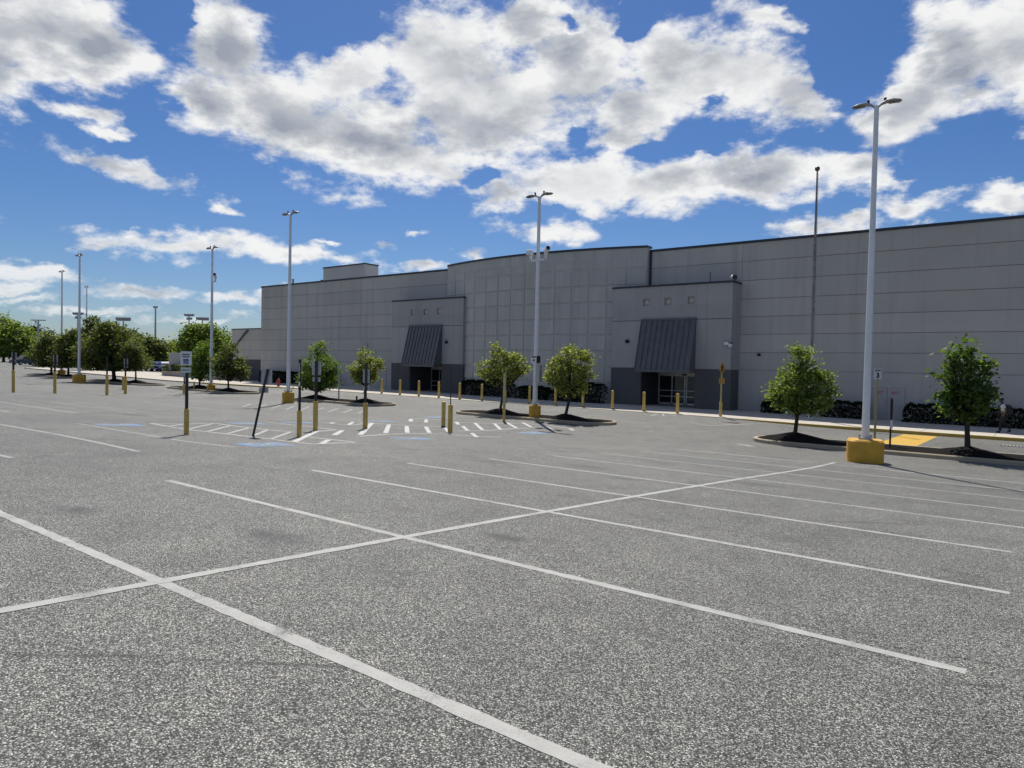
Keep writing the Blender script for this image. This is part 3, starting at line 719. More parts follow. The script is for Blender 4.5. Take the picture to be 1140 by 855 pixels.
# low side building
ax = empty('side_building', (-78.6, 49, -1.0), 'low grey side building joined to the left end of the store', 'side building')
AO = Vector((-78.6, 49, -1.0))
def axp(mb, name, mats):
    o = mb.build(name, mats, ax)
    for v in o.data.vertices: v.co -= AO
    return o
m = MB(); AV = 49.0; m.box(-83.4, -75.36, AV+.03, 80, -1.5, 5.55, 2)
azs = [5.58, 4.2, 2.95, 1.78]
for a, b in zip(azs, azs[1:]): m.box(-83.4, -75.36, AV, AV+.031, b+.02, a-.02, 0)
axp(m, 'wall', ['wall', 'wall', 'groove'])
m = MB(); m.box(-83.4, -75.36, AV-.02, AV+.029, -1.5, 1.76); axp(m, 'base_wall', ['plinth'])
m = MB(); m.box(-83.45, -75.36, AV-.06, AV+.3, 5.56, 5.68); axp(m, 'roof_coping', ['coping'])
m = MB(); m.tube([(-79.6, AV-.12, 5.4), (-80.2, AV-.12, 5.1), (-82.6, AV-.12, 3.3), (-83.2, AV-.12, 2.9)], .12, 6); axp(m, 'sloping_bar', ['plinth'])  # plain dark bar set along a diagonal dark line on this wall
m = MB(); m.tube([(-76.3, 49.6, 5.5), (-76.3, 49.6, 6.2)], .1, 6); axp(m, 'vent_pipe', ['coping'])

# ------------------------------------------------------------------ light poles
def colpos(px, v, py=430):
    q = ray(px, py); u = q.x/q.y*v; return Vector((u, v, gz(u, v)))
def rounded(wx, wy, r, n=4):
    p = []
    for sx, sy, a0 in ((1, 1, 0), (-1, 1, 90), (-1, -1, 180), (1, -1, 270)):
        for k in range(n+1):
            a = R(a0+90*k/n); p.append((sx*(wx/2-r)+r*math.cos(a), sy*(wy/2-r)+r*math.sin(a)))
    return p
def light_pole(P, ytop, label, w=1.12, bh=.86, bracket=None, sign=None, box=False, rz=0, pr=.135, pole_mat='white', hk=.88):
    H = hgt(P, ytop)
    e = empty('light_pole', P, label, 'light pole', 'tall twin head light poles of the car park', rz)
    b = MB(); b.prism(rounded(w, w*.95, .26*w, 6), -.25, bh, 0, .05); b.xform(Matrix.Rotation(math.atan2(P.y, P.x)-math.pi/2-rz+.08, 4, 'Z')); b.build('base_block', 'yellow', e)
    p = MB(); p.tube([(0, 0, bh+.06), (0, 0, H*.5), (0, 0, H)], [pr, pr*.82, pr*.6], 12); p.build('pole', pole_mat, e)
    f = MB(); f.prism(rounded(.40, .40, .05, 2), bh, bh+.06)
    for sx in (-1, 1):
        for sy in (-1, 1): f.tube([(sx*.16, sy*.16, bh+.05), (sx*.16, sy*.16, bh+.16)], .03, 6)
    f.build('base_plate', 'grey_metal', e)
    for s in (-1, 1):
        h = MB()
        # shell: flattened tapered body swept along +x
        secs = [(.04, .05, .05, -.08), (.2, .08, .06, .06), (.4, .16, .075, .13), (.68, .19, .07, .13), (.92, .15, .05, .09), (.98, .06, .03, .07)]
        rings = []
        for x, hw, ht, z in [(a*hk, b_*hk, c_*hk, d*hk) for a, b_, c_, d in secs]:
            rings.append([(s*x, hw*math.cos(2*math.pi*k/10), H+z+ht*math.sin(2*math.pi*k/10)) for k in range(10)])
        vs = [q for r in rings for q in r]; nS = len(secs)
        fs = [(k*10+i, k*10+(i+1) % 10, (k+1)*10+(i+1) % 10, (k+1)*10+i) for k in range(nS-1) for i in range(10)]
        if s < 0: fs = [f_[::-1] for f_ in fs]
        h.add(vs, fs, 0, True); h.add(rings[-1], [tuple(range(10))]); h.add(rings[0], [tuple(range(10))])
        ho = h.build('lamp_head', 'lamp_grey', e)
        l = MB(); l.quad((s*.46*hk, -.13*hk, H+.045*hk), (s*.90*hk, -.11*hk, H+.03*hk), (s*.90*hk, .11*hk, H+.03*hk), (s*.46*hk, .13*hk, H+.045*hk)); l.build('lens', 'lens', ho)
        c = MB(); c.tube([(s*.33*hk, 0, H+.13*hk), (s*.33*hk, 0, H+.30*hk)], .055*hk, 8); c.build('photocell', 'black', ho)
    if bracket:
        hb, sides = bracket; k = MB(); L_ = .50
        for s in sides:
            k.box(min(0, s*L_), max(0, s*L_), -.05, .05, hb-.05, hb+.05); k.box(s*L_-.05, s*L_+.05, -.05, .05, hb-.04, hb+.30)
        k.build('camera_bracket', 'white', e)
        for s in sides:
            m = MB()
            if s < 0: m.prism(rounded(.32, .34, .08, 3), hb+.30, hb+.58, 0, .04); m.xform(Matrix.Translation((s*L_, -.08, 0)))
            else: m.tube([(s*L_-.04, .05, hb+.28), (s*L_+.10, -.10, hb+.45), (s*L_+.30, -.24, hb+.55)], [.10, .13, .13], 10); m.tube([(s*L_+.30, -.24, hb+.55), (s*L_+.335, -.265, hb+.57)], .105, 10, 1)
            m.build('security_camera', ['white', 'black'], e)
    if sign:
        txt, hs = sign; s = MB(); s.box(-.17, .17, -.20, -.175, hs-.19, hs+.19); s.box(-.15, .15, -.202, -.2, hs+.10, hs+.17, 1); so = s.build('number_sign', ['white_sign', 'black_print'], e)
        text_mesh('number', txt, .26, 'black_print', so, Matrix.Translation((0, -.206, hs-.05)) @ FACE, .002, .01)
        b2_ = MB(); b2_.box(.15, .18, -.17, .17, hs-.19, hs+.19); b2_.build('number_sign', 'black', e)
    if box:
        m = MB(); m.box(.16, .34, -.14, .10, 2.05, 2.95); m.build('control_box', 'grey_metal', e)
    return e
VR = 27.6
light_pole(at(962.5, 514.0), 118, 'nearest white light pole, on a yellow block at the end of the long painted line', 1.08, .74, rz=R(6), pr=.12, hk=.74)
light_pole(colpos(596, 30.6), 219, 'white light pole with two cameras and a number plate, between the two yellow green trees', .62, .80, (8.6, (-1, 1)), ('4', 3.25), True)
light_pole(colpos(321, 27.9), 239, 'white light pole on a yellow block in front of the left end of the store', .76, .74)
light_pole(colpos(235, 31.2), 277, 'white light pole with one camera arm between two trees before the side building', .64, .62, (9.3, (1,)))
light_pole(colpos(88, 28.2), 285, 'white light pole left of the broad dark tree, nearest of the left cluster', 1.12, .80)
light_pole(colpos(68.5, 34.2), 303, 'white light pole rising from the dense tree pair at the far left', .8, .7)
light_pole(colpos(96, 46), 320, 'thin grey light pole half hidden behind the dark trees at left', 1.0, .75)
# farther poles
def far_pole(px, dist, ytop, kind, label, name='floodlight_mast', cat='floodlight mast'):
    P = atd(px, dist); H = hgt(P, ytop); k = dist/100
    e = empty(name, P, label, cat, 'distant masts above the trees', -YAW*0+YAW)
    m = MB(); m.tube([(0, 0, -.3), (0, 0, H)], [.22*k**.5, .12*k**.5], 8); m.build('mast', 'grey_metal', e)
    if kind == 'tee':
        m = MB(); m.box(-1.6, 1.6, -.2, .2, H, H+.22); m.build('lamp_arm', 'grey_metal', e)
    elif kind == 'bank':
        m = MB(); m.box(-2.1, 2.1, -.1, .1, H-.2, H+.1)
        m.build('cross_arm', 'lamp_grey', e)
        for i in range(6):
            m = MB(); x = -1.85+i*.74; m.prism([(x-.27, -.3), (x+.27, -.3), (x+.27, .3), (x-.27, .3)], H+.1, H+.85, 0, .1); m.build('floodlight', 'lamp_grey', e)
    elif kind == 'small_bank':
        m = MB(); m.box(-1.3, 1.3, -.08, .08, H-.15, H+.03); m.box(-.9, .9, -.08, .08, H-1.2, H-1.05); m.build('cross_arm', 'lamp_grey', e)
        for i, (x, z) in enumerate(((-1.15, 0), (-.35, 0), (.45, 0), (1.2, 0), (-.4, -1.1), (.6, -1.1))):
            m = MB(); m.prism([(x-.26, -.3), (x+.26, -.3), (x+.26, .3), (x-.26, .3)], H+.03+z, H+.55+z, 0, .08); m.build('floodlight', 'lamp_grey', e)
    elif kind == 'tower':
        m = MB(); m.box(-.45, .45, -.3, .3, H, H+.45); m.build('antenna', 'grey_metal', e)
        z = H-9.5*dist/190
        m = MB(); m.box(-.8, 1.0, -.06, .06, z, z+.12); m.sphere((-.8, 0, z-.4), .25, 8); m.sphere((.95, 0, z+.1), .16, 8); m.build('side_arm', 'black', e)
    return e
far_pole(42.5, 190, 357, 'tee', 'pale twin arm pole standing in front of the left tree mass', 'light_pole', 'light pole')
far_pole(86.5, 230, 350, 'small_bank', 'floodlight mast just left of the nearest left light pole')
far_pole(137, 240, 356.5, 'bank', 'wide floodlight mast above the trees, six lamps in a row')
far_pole(172.7, 190, 343, 'tower', 'slim antenna mast above the gap between the trees')
far_pole(210, 230, 351.5, 'small_bank', 'dark floodlight mast over the top of the large rounded tree')
far_pole(225, 260, 356, 'bank', 'small floodlight mast beside the white pole with one camera arm')

# ------------------------------------------------------------------ flagpole, bollards, signs, hydrant
P = atv(902, 440, 44.2); P.z = top(P.x, 44.2)
e = empty('flagpole', P, 'slender grey flagpole with a ball finial rising in front of the right wall', 'flagpole')
H = hgt(P, 190)
m = MB(); m.tube([(0, 0, 0), (0, 0, 4.3)], [.12, .115], 12); m.build('lower_pole', 'white', e)
m = MB(); m.tube([(0, 0, 4.3), (0, 0, 9.5), (0, 0, H)], [.09, .085, .045], 12); m.build('upper_pole', simple('mottled_pole', (.20, .19, .19), .6, .35, 5, dirt=((.35, .34, .33), 3, .55)), e)
m = MB(); m.sphere((0, 0, H+.11), .15, 14); m.build('ball_finial', 'gold', e)
m = MB(); m.tube([(.12, 0, 1.2), (.11, 0, 9), (.07, 0, H-.2)], .008, 5); m.build('halyard', 'grey_metal', e)

def bollard_mesh(H=1.25, r=.095):
    m = MB(); m.lathe([(r, -.1), (r, H-.07), (r*.9, H-.025), (r*.5, H), (.001, H+.005)], 14)
    m.lathe([(r+.004, 0), (r+.004, .05)], 14, mi=1); return m
proto = None
ords = ['first', 'second', 'third', 'fourth', 'fifth', 'sixth', 'seventh', 'eighth', 'ninth', 'tenth', 'eleventh', 'twelfth', 'thirteenth', 'fourteenth']
bx = [425, 445.3, 466.2, 488.5, 511.7, 536.4, 562.5, 589.5, 618.2, 648.7, 681.6, 716.6, 754]
by = [438.8, 440.5, 441.8, 443.6, 445, 446.8, 448.5, 450, 452, 454, 456.5, 459, 462]
for i, (x, y) in enumerate(zip(bx, by)):
    P = atv(x, y, CURB_V+.75); P.z = top(P.x, P.y)
    if proto is None:
        proto = bollard_mesh().build('bollard', ['boll', 'black']); o = proto
    else: o = copy_tree(proto)
    o.location = P
    where = {0: 'leftmost of the kerb row', 3: 'in front of the left doorway edge', 6: 'behind the pale yellow sign post and the left yellow green tree', 7: 'just left of the number four light pole', 8: 'left of the thick yellow green tree', 12: 'rightmost of the kerb row, in front of the right glass doors', 11: 'at the left edge of the right awning doorway', 10: 'right of the last centre bush'}.get(i)
    tag(o, '%s yellow bollard from the left along the entrance kerb' % ords[i], 'bollard', 'yellow bollards along the entrance kerb')
tag(proto, 'yellow bollard of the entrance kerb row, leftmost one')

def sign_post(P, ytop, label, base=True, post='black', pw=.055, bh=None, panels=(), lean=0, rz=YAW, group='car park sign posts', base_mat='boll', cat='sign post'):
    """panels: (z centre from the top, width, height, face material, back material, y offset)"""
    H = hgt(P, ytop); e = empty('sign_post', P, label, cat, group, rz); z0 = 0
    if base:
        bh = hgt(P, bh) if bh else 1.05; br = (2.7 if P.length < 34 else 1.6)*m_per_px(P); m = MB(); m.lathe([(br, -.1), (br, bh-.03), (br*.85, bh), (.001, bh)], 14); m.build('base_post', base_mat, e); z0 = bh
    m = MB(); m.tube([(0, 0, z0 if base else -.1), (lean, 0, H)], pw, 8); m.build('post', post, e)
    for dz, w_, h_, fm, bm, yo in panels:
        z = H-dz; x = lean*(z/H); m = MB(); m.box(x-w_/2, x+w_/2, yo-.006, yo+.006, z-h_/2, z+h_/2); so = m.build('sign_panel', fm, e)
        e['last'] = so.name
    if 'last' in e:
        lp = bpy.data.objects[e['last']]; del e['last']; e_last = lp
    return e, H
BK = 'sign_back'
# accessible sign facing the camera
P = at(207.5, 484); H = hgt(P, 392)
e, H = sign_post(P, 392, 'blue and white accessible parking sign facing us on a yellow based post', bh=455, pw=.045)
sp_ = MB(); sp_.box(-.15, .15, -.065, -.05, H-.36, H+.02); so = sp_.build('sign_panel', 'white_sign', e)
q = MB(); q.box(-.068, .068, -.069, -.0655, H-.325, H-.185); q.build('blue_symbol', 'sign_blue', so)
q = MB()
for a, b in (((-.02, .065), (-.01, .0)), ((-.01, 0), (.03, 0)), ((.03, 0), (.05, -.05))): q.tube([(a[0], -.07, H-.245+a[1]*.85), (b[0], -.07, H-.245+b[1]*.85)], .008, 5)
q.tube([(-.01+.038*math.cos(t), -.07, H-.272+.034*math.sin(t)) for t in [R(150+i*24) for i in range(9)]], .007, 5); q.build('wheelchair_figure', 'white_sign', so)
text_mesh('sign_lettering', 'RESERVED', .047, 'black_print', so, Matrix.Translation((0, -.068, H-.07)) @ FACE, .001, .002)
text_mesh('sign_lettering', 'PARKING', .047, 'black_print', so, Matrix.Translation((0, -.068, H-.128)) @ FACE, .001, .002)
sp_ = MB(); sp_.box(-.14, .14, -.065, -.05, H-.56, H-.42); s2 = sp_.build('sign_panel', 'green_sign', e)
text_mesh('sign_lettering', 'PENALTY', .05, 'black_print', s2, Matrix.Translation((0, -.068, H-.49)) @ FACE, .001, .001)
# signs seen from behind, and the rest: px, py base, y top
def twin(P, ytop, label, **k):
    return sign_post(P, ytop, label, panels=((.24, .31, .46, BK, BK, .06), (.62, .27, .15, BK, BK, .06)), **k)
twin(at(281, 485), 410, 'black sign post leaning right, without any yellow base', base=False, pw=.036, lean=.42)
sign_post(at(333, 486.5), 400, 'black post on a yellow base, sign edge on, before the left kerbed island', pw=.04, bh=457, panels=((.34, .03, .45, BK, BK, -.05), (.72, .045, .14, 'white_sign', BK, -.05)))
twin(at(351, 479.5), 402, 'black sign post, panels seen from behind, left of the plain pale post', pw=.045, bh=446.5)
sign_post(at(406.5, 477.5), 404, 'black sign post in front of the small tree left of the bollards', pw=.045, bh=448.5, panels=((.5, .26, .52, BK, BK, .075), (.95, .26, .17, BK, BK, .075)))
sign_post(at(501, 481.5), 409, 'thin black sign post on a yellow base amid hatched bays', bh=450.5, pw=.02, panels=((.4, .03, .5, BK, BK, .05),))
sign_post(at(561, 469.5), 416, 'faded yellow sign post on a yellow base beside the centre island', bh=452, post='pale_yellow', pw=.075, panels=())
P = at(493.5, 475.5); o = bollard_mesh(hgt(P, 447), 2.3*m_per_px(P)).build('bollard', ['boll', 'black'], None, P); tag(o, 'lone yellow bollard in the hatched bays beside the thin black sign post', 'bollard')
twin(at(14.8, 437), 392, 'sign post with paired backs at the far left edge of the picture', pw=.06, bh=412)
twin(at(61, 438), 395, 'sign post with paired backs in front of the dense tree pair', pw=.06, bh=414)
sign_post(at(119, 440), 398, 'sign post seen edge on left of the broad dark tree trunk', bh=417, panels=((.4, .035, .5, BK, BK, .06), (.85, .05, .17, 'white_sign', BK, .06)))
twin(at(139.5, 438.5), 399, 'sign post with paired backs just right of the broad dark tree trunk', pw=.06, bh=419)
sign_post(at(137, 434), 419, 'short yellow post behind the sign post right of the broad dark tree', base=False, post='boll', pw=.09)
P = at(205, 438.5); sign_post(P, 412, 'small sign pair on a yellow based post behind the accessible sign', bh=428, panels=((.3, .5, .45, BK, BK, -.07),))
sign_post(at(216, 434), 425, 'short yellow post at the left edge of the mulch island before the side building', base=False, post='boll', pw=.07)
sign_post(tree_pos(377, 31.6), 402, 'plain pale sign post between the two trees of the left kerbed island', base=False, post='grey_metal', pw=.05, panels=((.5, .05, .55, BK, BK, -.05),))
P = atv(405.5, 437, CURB_V+.6); P.z = top(P.x, P.y); sign_post(P, 403, 'pale post by the kerb, hidden behind the small tree left of the bollards', base=False, post='grey_metal', pw=.06, panels=((.5, .3, .45, 'white_sign', BK, -.07),))
P = at(397, 447.5); o = MB().lathe([(.05, 0), (.07, .02), (.06, .3), (.09, .34), (.05, .42), (.001, .44)], 10).build('irrigation_post', 'black', None, P); tag(o, 'tiny dark knob of a post on the asphalt beyond the left kerbed island', 'stub post')
# number 3 sign behind the big block
P = at(973.5, 497); e, H = sign_post(P, 411, 'faded yellow post with a white number 3 sign behind the big yellow block', base=False, post='pale_yellow', pw=.045)
m = MB(); m.box(-.155, .155, -.075, -.06, H-.40, H+.02); so = m.build('sign_panel', 'white_sign', e)
text_mesh('sign_lettering', '3', .27, 'black_print', so, Matrix.Translation((0, -.08, H-.26)) @ FACE, .001, .012)
text_mesh('sign_lettering', 'ROW', .095, 'black_print', so, Matrix.Translation((0, -.08, H-.06)) @ FACE, .001, .004)
sign_post(at(990.5, 503), 443, 'black post with perforated edge on signs beside the yellow crossing', base=False, pw=.035, panels=((.42, .07, .72, 'black', BK, -.05), (.40, .03, .70, BK, BK, .02), (1.0, .10, .32, 'white_sign', BK, -.05)))
# diamond sign at the kerb
P = atv(802, 464.5, CURB_V+.7); P.z = top(P.x, P.y)
e, H = sign_post(P, 402, 'weathered orange diamond sign on a yellow based post at the right entrance', bh=447, post='pale_yellow', pw=.05, cat='warning sign')
m = MB(); s_ = .40; m.prism([(0, -s_), (s_*.55, 0), (0, s_), (-s_*.55, 0)], -.01, .01); m.xform(Matrix.Translation((0, -.07, H-.42)) @ Matrix.Rotation(R(90), 4, 'X')); so = m.build('sign_panel', 'orange_sign', e)
m = MB(); m.sphere((0, -.085, H-.24), .045, 8, 0, (1, .2, 1)); m.tube([(0, -.085, H-.3), (0, -.085, H-.44)], [.05, .045], 6); m.tube([(0, -.085, H-.44), (-.06, -.085, H-.62)], .025, 5); m.tube([(0, -.085, H-.44), (.05, -.085, H-.62)], .025, 5); m.tube([(.03, -.085, H-.32), (.08, -.085, H-.42)], .018, 5); m.build('walking_figure', 'black_print', so)
m = MB(); m.box(-.17, .17, -.075, -.06, H-1.35, H-1.0); m.build('sign_panel', 'orange_sign', e)
# hydrant
P = atv(310, 429, CURB_V+.9); P.z = top(P.x, P.y)
e = empty('fire_hydrant', P, 'red fire hydrant on the pale pavement near the left end of the store', 'fire hydrant')
m = MB(); m.lathe([(.17, 0), (.17, .06), (.12, .07), (.115, .52), (.16, .54), (.16, .60), (.13, .68), (.06, .76), (.035, .77), (.035, .83), (.001, .83)], 14); m.build('barrel', 'hyd', e)
for s in (-1, 1):
    m = MB(); m.tube([(s*.1, 0, .42), (s*.22, 0, .42)], .065, 8); m.tube([(s*.2, 0, .42), (s*.24, 0, .42)], .045, 6); m.build('side_nozzle', 'hyd', e)
m = MB(); m.tube([(0, -.1, .40), (0, -.24, .40)], .085, 10); m.build('front_nozzle', 'hyd', e)
# drain grate in the gutter
P = at(812, 470.2); g = MB(); g.box(-.5, .5, -.2, .2, -.02, .006)
for i in range(9): g.box(-.46+i*.105, -.40+i*.105, -.18, .18, .006, .02, 1)
o = g.build('drain_grate', ['black_print', 'groove'], None, P); tag(o, 'dark drain grate in the gutter below the orange diamond sign', 'drain grate')
P = at(1133, 497); g = MB(); g.box(-.6, .6, -.35, .35, -.02, .006)
for i in range(9): g.box(-.55+i*.125, -.48+i*.125, -.32, .32, .006, .02, 1)
o = g.build('drain_grate', ['black_print', 'groove'], None, P); tag(o, 'dark drain grate in the lane at the right edge near the walking person', 'drain grate')

# ------------------------------------------------------------------ foliage
nprng = np.random.default_rng(5)
def leaf_mesh(name, centers, size, mat, parent, flat=.35, jitter=.35):
    """one small bent leaf (two triangles + fold) at every centre"""
    n = len(centers); C = np.asarray(centers)
    th = nprng.uniform(0, 2*np.pi, n); nz = nprng.normal(0, 1, (n, 3)); nz[:, 2] = np.abs(nz[:, 2])+flat; nz /= np.linalg.norm(nz, axis=1)[:, None]
    ref = np.stack([np.cos(th), np.sin(th), nprng.uniform(-.8, .3, n)], 1); a = ref-nz*np.sum(ref*nz, 1)[:, None]; a /= np.linalg.norm(a, axis=1)[:, None]; b = np.cross(nz, a)
    s = size*nprng.uniform(1-jitter, 1+jitter, n)[:, None]
    V = np.stack([C-a*s*.55, C+b*s*.36-nz*s*.08, C+a*s*.6-nz*s*.10, C-b*s*.36-nz*s*.08], 1).reshape(-1, 3)
    me = bpy.data.meshes.new(name); me.vertices.add(4*n); me.vertices.foreach_set('co', V.ravel().astype(np.float32))
    me.loops.add(4*n); me.loops.foreach_set('vertex_index', np.arange(4*n, dtype=np.int32)); me.polygons.add(n)
    me.polygons.foreach_set('loop_start', np.arange(0, 4*n, 4, dtype=np.int32)); me.polygons.foreach_set('loop_total', np.full(n, 4, dtype=np.int32))
    me.update(calc_edges=True); me.validate(); me.materials.append(M[mat])
    o = bpy.data.objects.new(name, me); COL.objects.link(o); o.parent = parent; return o
def cloud_of_leaves(lobes, nclump, per, clump_r, shell=.55):
    """lobes: (x, y, z, rx, ry, rz) ellipsoids; clumps near their surface, leaves in each clump"""
    vol = np.array([l[3]*l[4]*l[5] for l in lobes])**.75; pr = vol/vol.sum(); cl = []
    for i in nprng.choice(len(lobes), nclump, p=pr):
        l = lobes[i]; d = nprng.normal(0, 1, 3); d /= np.linalg.norm(d); r = nprng.uniform(shell, 1.0)**.6
        cl.append([l[0]+d[0]*l[3]*r, l[1]+d[1]*l[4]*r, l[2]+d[2]*l[5]*r])
    cl = np.array(cl); pts = []
    for c in cl:
        k = max(3, int(per*nprng.uniform(.5, 1.5))); q = nprng.normal(0, 1, (k, 3))*clump_r*nprng.uniform(.6, 1.25)*np.array([1, 1, .75]); pts.append(c+q)
    return np.concatenate(pts), cl
def branches(mb, base_top, clumps, nb, r0, rs):
    cs = sorted(map(tuple, clumps), key=lambda c: -math.hypot(c[0]-base_top[0], c[1]-base_top[1])); far = cs[:nb]
    for c in far+rs.sample(cs, min(nb, len(cs))):
        a = Vector(base_top); b = Vector(c); t = rs.uniform(0, .45); a = a+Vector((0, 0, (b.z-a.z)*t*.8)); mid = a.lerp(b, .5)+Vector((rs.uniform(-.1, .1), rs.uniform(-.1, .1), rs.uniform(.0, .2)))*(b-a).length*.35
        mb.tube([a, mid, b], [r0*.55, r0*.33, r0*.1], 5)
def tree(P, trunk_px, lobes_px, label, mat, tr=.085, leaf=.10, ncl=260, per=26, cr=.17, name='young_tree', group='young trees in the kerbed islands', nb=26, shell=.45, depth=1.0, cat='tree', gap=None):
    """lobes_px: (x, y, rx, ry) outline lobes measured on the photograph, turned into metres at the tree's own distance"""
    k = m_per_px(P); px0, py0 = proj(P); e = empty(name, P, label, cat, group); lobes = []
    rs = random.Random(int(P.x*100)+int(P.y*37))
    for x, y, rx, ry in lobes_px:
        dx = (x-px0)*k; dz = (py0-y)*k; rx *= k; ry *= k; rr = min(rx, ry)
        off = rs.uniform(-.3, .3)*rx; dx += rs.uniform(-.1, .1)*rx; dz += rs.uniform(-.08, .08)*ry; o = HR*dx+HF*off
        lobes.append((o.x, o.y, dz, rx, rx*depth, ry))
    pts, cl = cloud_of_leaves(lobes, ncl, per, cr, shell)
    tx, ty = trunk_px; zt = (py0-ty)*k; pts = pts[pts[:, 2] > max(.4, zt*.93)]
    leaf_mesh('crown', pts, leaf, mat, e)
    m = MB(); o = HR*((tx-px0)*k)
    topl = max(l[2] for l in lobes)
    m.tube([(0, 0, -.2), (o.x*.1, o.y*.1, zt*.25), (o.x*.6, o.y*.6, zt*.7), (o.x, o.y, zt)], [tr*1.5, tr*1.05, tr*.9, tr*.8], 10)
    lead = HR*((lobes_px[0][0]-px0)*k); m.tube([(o.x, o.y, zt), ((o.x+lead.x)/2, (o.y+lead.y)/2, (zt+topl)/2), (lead.x, lead.y, topl)], [tr*.8, tr*.5, tr*.12], 7)
    branches(m, (o.x, o.y, zt*.95), cl, nb, tr, rs)
    m.build('trunk', 'bark', e); return e
tree(T888, (887, 462), [(889, 428, 24, 26), (888, 402, 15, 16), (884, 390, 6, 7), (873, 436, 20, 18), (906, 432, 18, 21), (912, 424, 10, 12), (890, 446, 28, 14), (862, 442, 10, 10), (905, 412, 8, 8), (895, 398, 7, 8)],
     'rounded green tree on the right island, left of the big yellow block', 'leaf_mid', .085, .115, 300, 26, .145)
tree(T1079, (1075, 468), [(1072, 385, 8, 9), (1052, 386, 5, 8), (1068, 402, 16, 12), (1060, 392, 7, 6), (1068, 420, 24, 16), (1090, 412, 9, 9), (1095, 405, 5, 5), (1053, 438, 11, 7), (1078, 438, 22, 15), (1070, 455, 22, 12), (1092, 432, 9, 9), (1048, 420, 7, 7)],
     'open crowned dark green tree on the right island near the walking person', 'leaf_deep', .09, .17, 165, 17, .15, nb=44)
tree(T557, (560, 438), [(552, 388, 7, 7), (558, 400, 13, 10), (540, 409, 11, 9), (572, 405, 14, 11), (560, 416, 22, 11), (580, 412, 7, 8), (545, 418, 13, 7), (567, 396, 9, 7)],
     'yellow green tree with a tall tuft at left of the number plate pole', 'leaf_gold', .075, .12, 200, 24, .15)
tree(T630, (634, 442), [(634, 396, 15, 10), (636, 390, 7, 5), (622, 408, 13, 12), (648, 406, 13, 14), (634, 418, 24, 16), (618, 422, 11, 9), (652, 420, 9, 12), (636, 432, 19, 8), (650, 396, 6, 6)],
     'dense yellow green tree right of the number plate pole', 'leaf_gold', .08, .12, 260, 24, .155)
tree(T352, (353, 437), [(353, 392, 9, 12), (355, 406, 19, 14), (345, 418, 14, 13), (364, 416, 14, 13), (354, 424, 22, 11), (340, 424, 8, 8), (374, 410, 6, 8), (352, 384, 4, 5)],
     'green tree in front of the left wall, right of a white light pole', 'leaf_fresh', .08, .14, 240, 24, .18)
tree(T406, (406, 432), [(406, 396, 9, 8), (404, 410, 14, 12), (414, 408, 11, 11), (405, 420, 14, 8), (396, 412, 8, 9), (422, 405, 5, 6), (407, 389, 4, 4)],
     'small yellow tinged tree left of the further entrance', 'leaf_gold', .075, .13, 170, 24, .16)
tree(T222, (222, 424), [(224, 392, 10, 11), (222, 405, 13, 13), (226, 415, 12, 9), (215, 410, 9, 9), (229, 384, 5, 6), (232, 402, 7, 9)],
     'tall light green tree left of the pole with one camera arm', 'leaf_fresh', .08, .17, 160, 22, .21)
tree(T255, (254, 424), [(254, 390, 8, 10), (255, 404, 16, 13), (248, 412, 12, 10), (262, 412, 13, 10), (268, 416, 7, 7), (246, 402, 9, 9)],
     'olive green tree right of the pole with one camera arm', 'leaf_olive', .08, .17, 180, 22, .21)
tree(T127, (126, 412), [(124, 378, 18, 17), (112, 392, 22, 17), (138, 388, 18, 15), (126, 402, 34, 14), (146, 400, 14, 12), (100, 400, 13, 12), (118, 368, 12, 9), (134, 372, 10, 9)],
     'broad dark tree of the left cluster with a thick trunk', 'leaf_olive', .19, .23, 520, 26, .32, name='broad_tree', nb=34)
tree(T151, (151, 411), [(149, 390, 9, 10), (147, 401, 11, 9), (153, 405, 6, 5), (142, 396, 8, 9)],
     'thin olive tree at the right end of the left mulch island', 'leaf_olive', .08, .2, 170, 20, .26)
tree(T57, (57, 408), [(56, 388, 14, 13), (50, 400, 12, 11), (62, 402, 14, 11), (58, 377, 9, 9), (68, 392, 10, 11)],
     'dense dark tree at the left end of the far left island', 'leaf_olive', .12, .24, 260, 24, .3)
tree(T76, (76, 408), [(77, 384, 13, 13), (70, 398, 12, 12), (82, 398, 12, 12), (76, 404, 15, 8), (83, 376, 8, 8)],
     'dense dark tree right of the far left pole in the tree pair', 'leaf_olive', .12, .24, 260, 24, .3)
for i, (x, py, lob, lab) in enumerate(((101, 415.5, [(103, 372, 12, 12), (104, 360, 8, 8), (98, 384, 14, 14), (106, 390, 12, 12)], 'taller tree with a pointed top behind the broad dark tree'),
        (86, 416, [(88, 378, 10, 11), (92, 390, 12, 13), (84, 396, 9, 10)], 'dark tree hidden behind the nearest left light pole'),
        (133, 415, [(138, 384, 13, 12), (134, 394, 14, 12), (146, 390, 9, 11)], 'olive tree behind the broad dark tree at its right'))):
    P = colpos(x, 46+i*1.5); tree(P, (x, py-8), lob, lab, 'leaf_olive', .13, .3, 230, 22, .38, group='trees behind the left cluster', name='broad_tree')
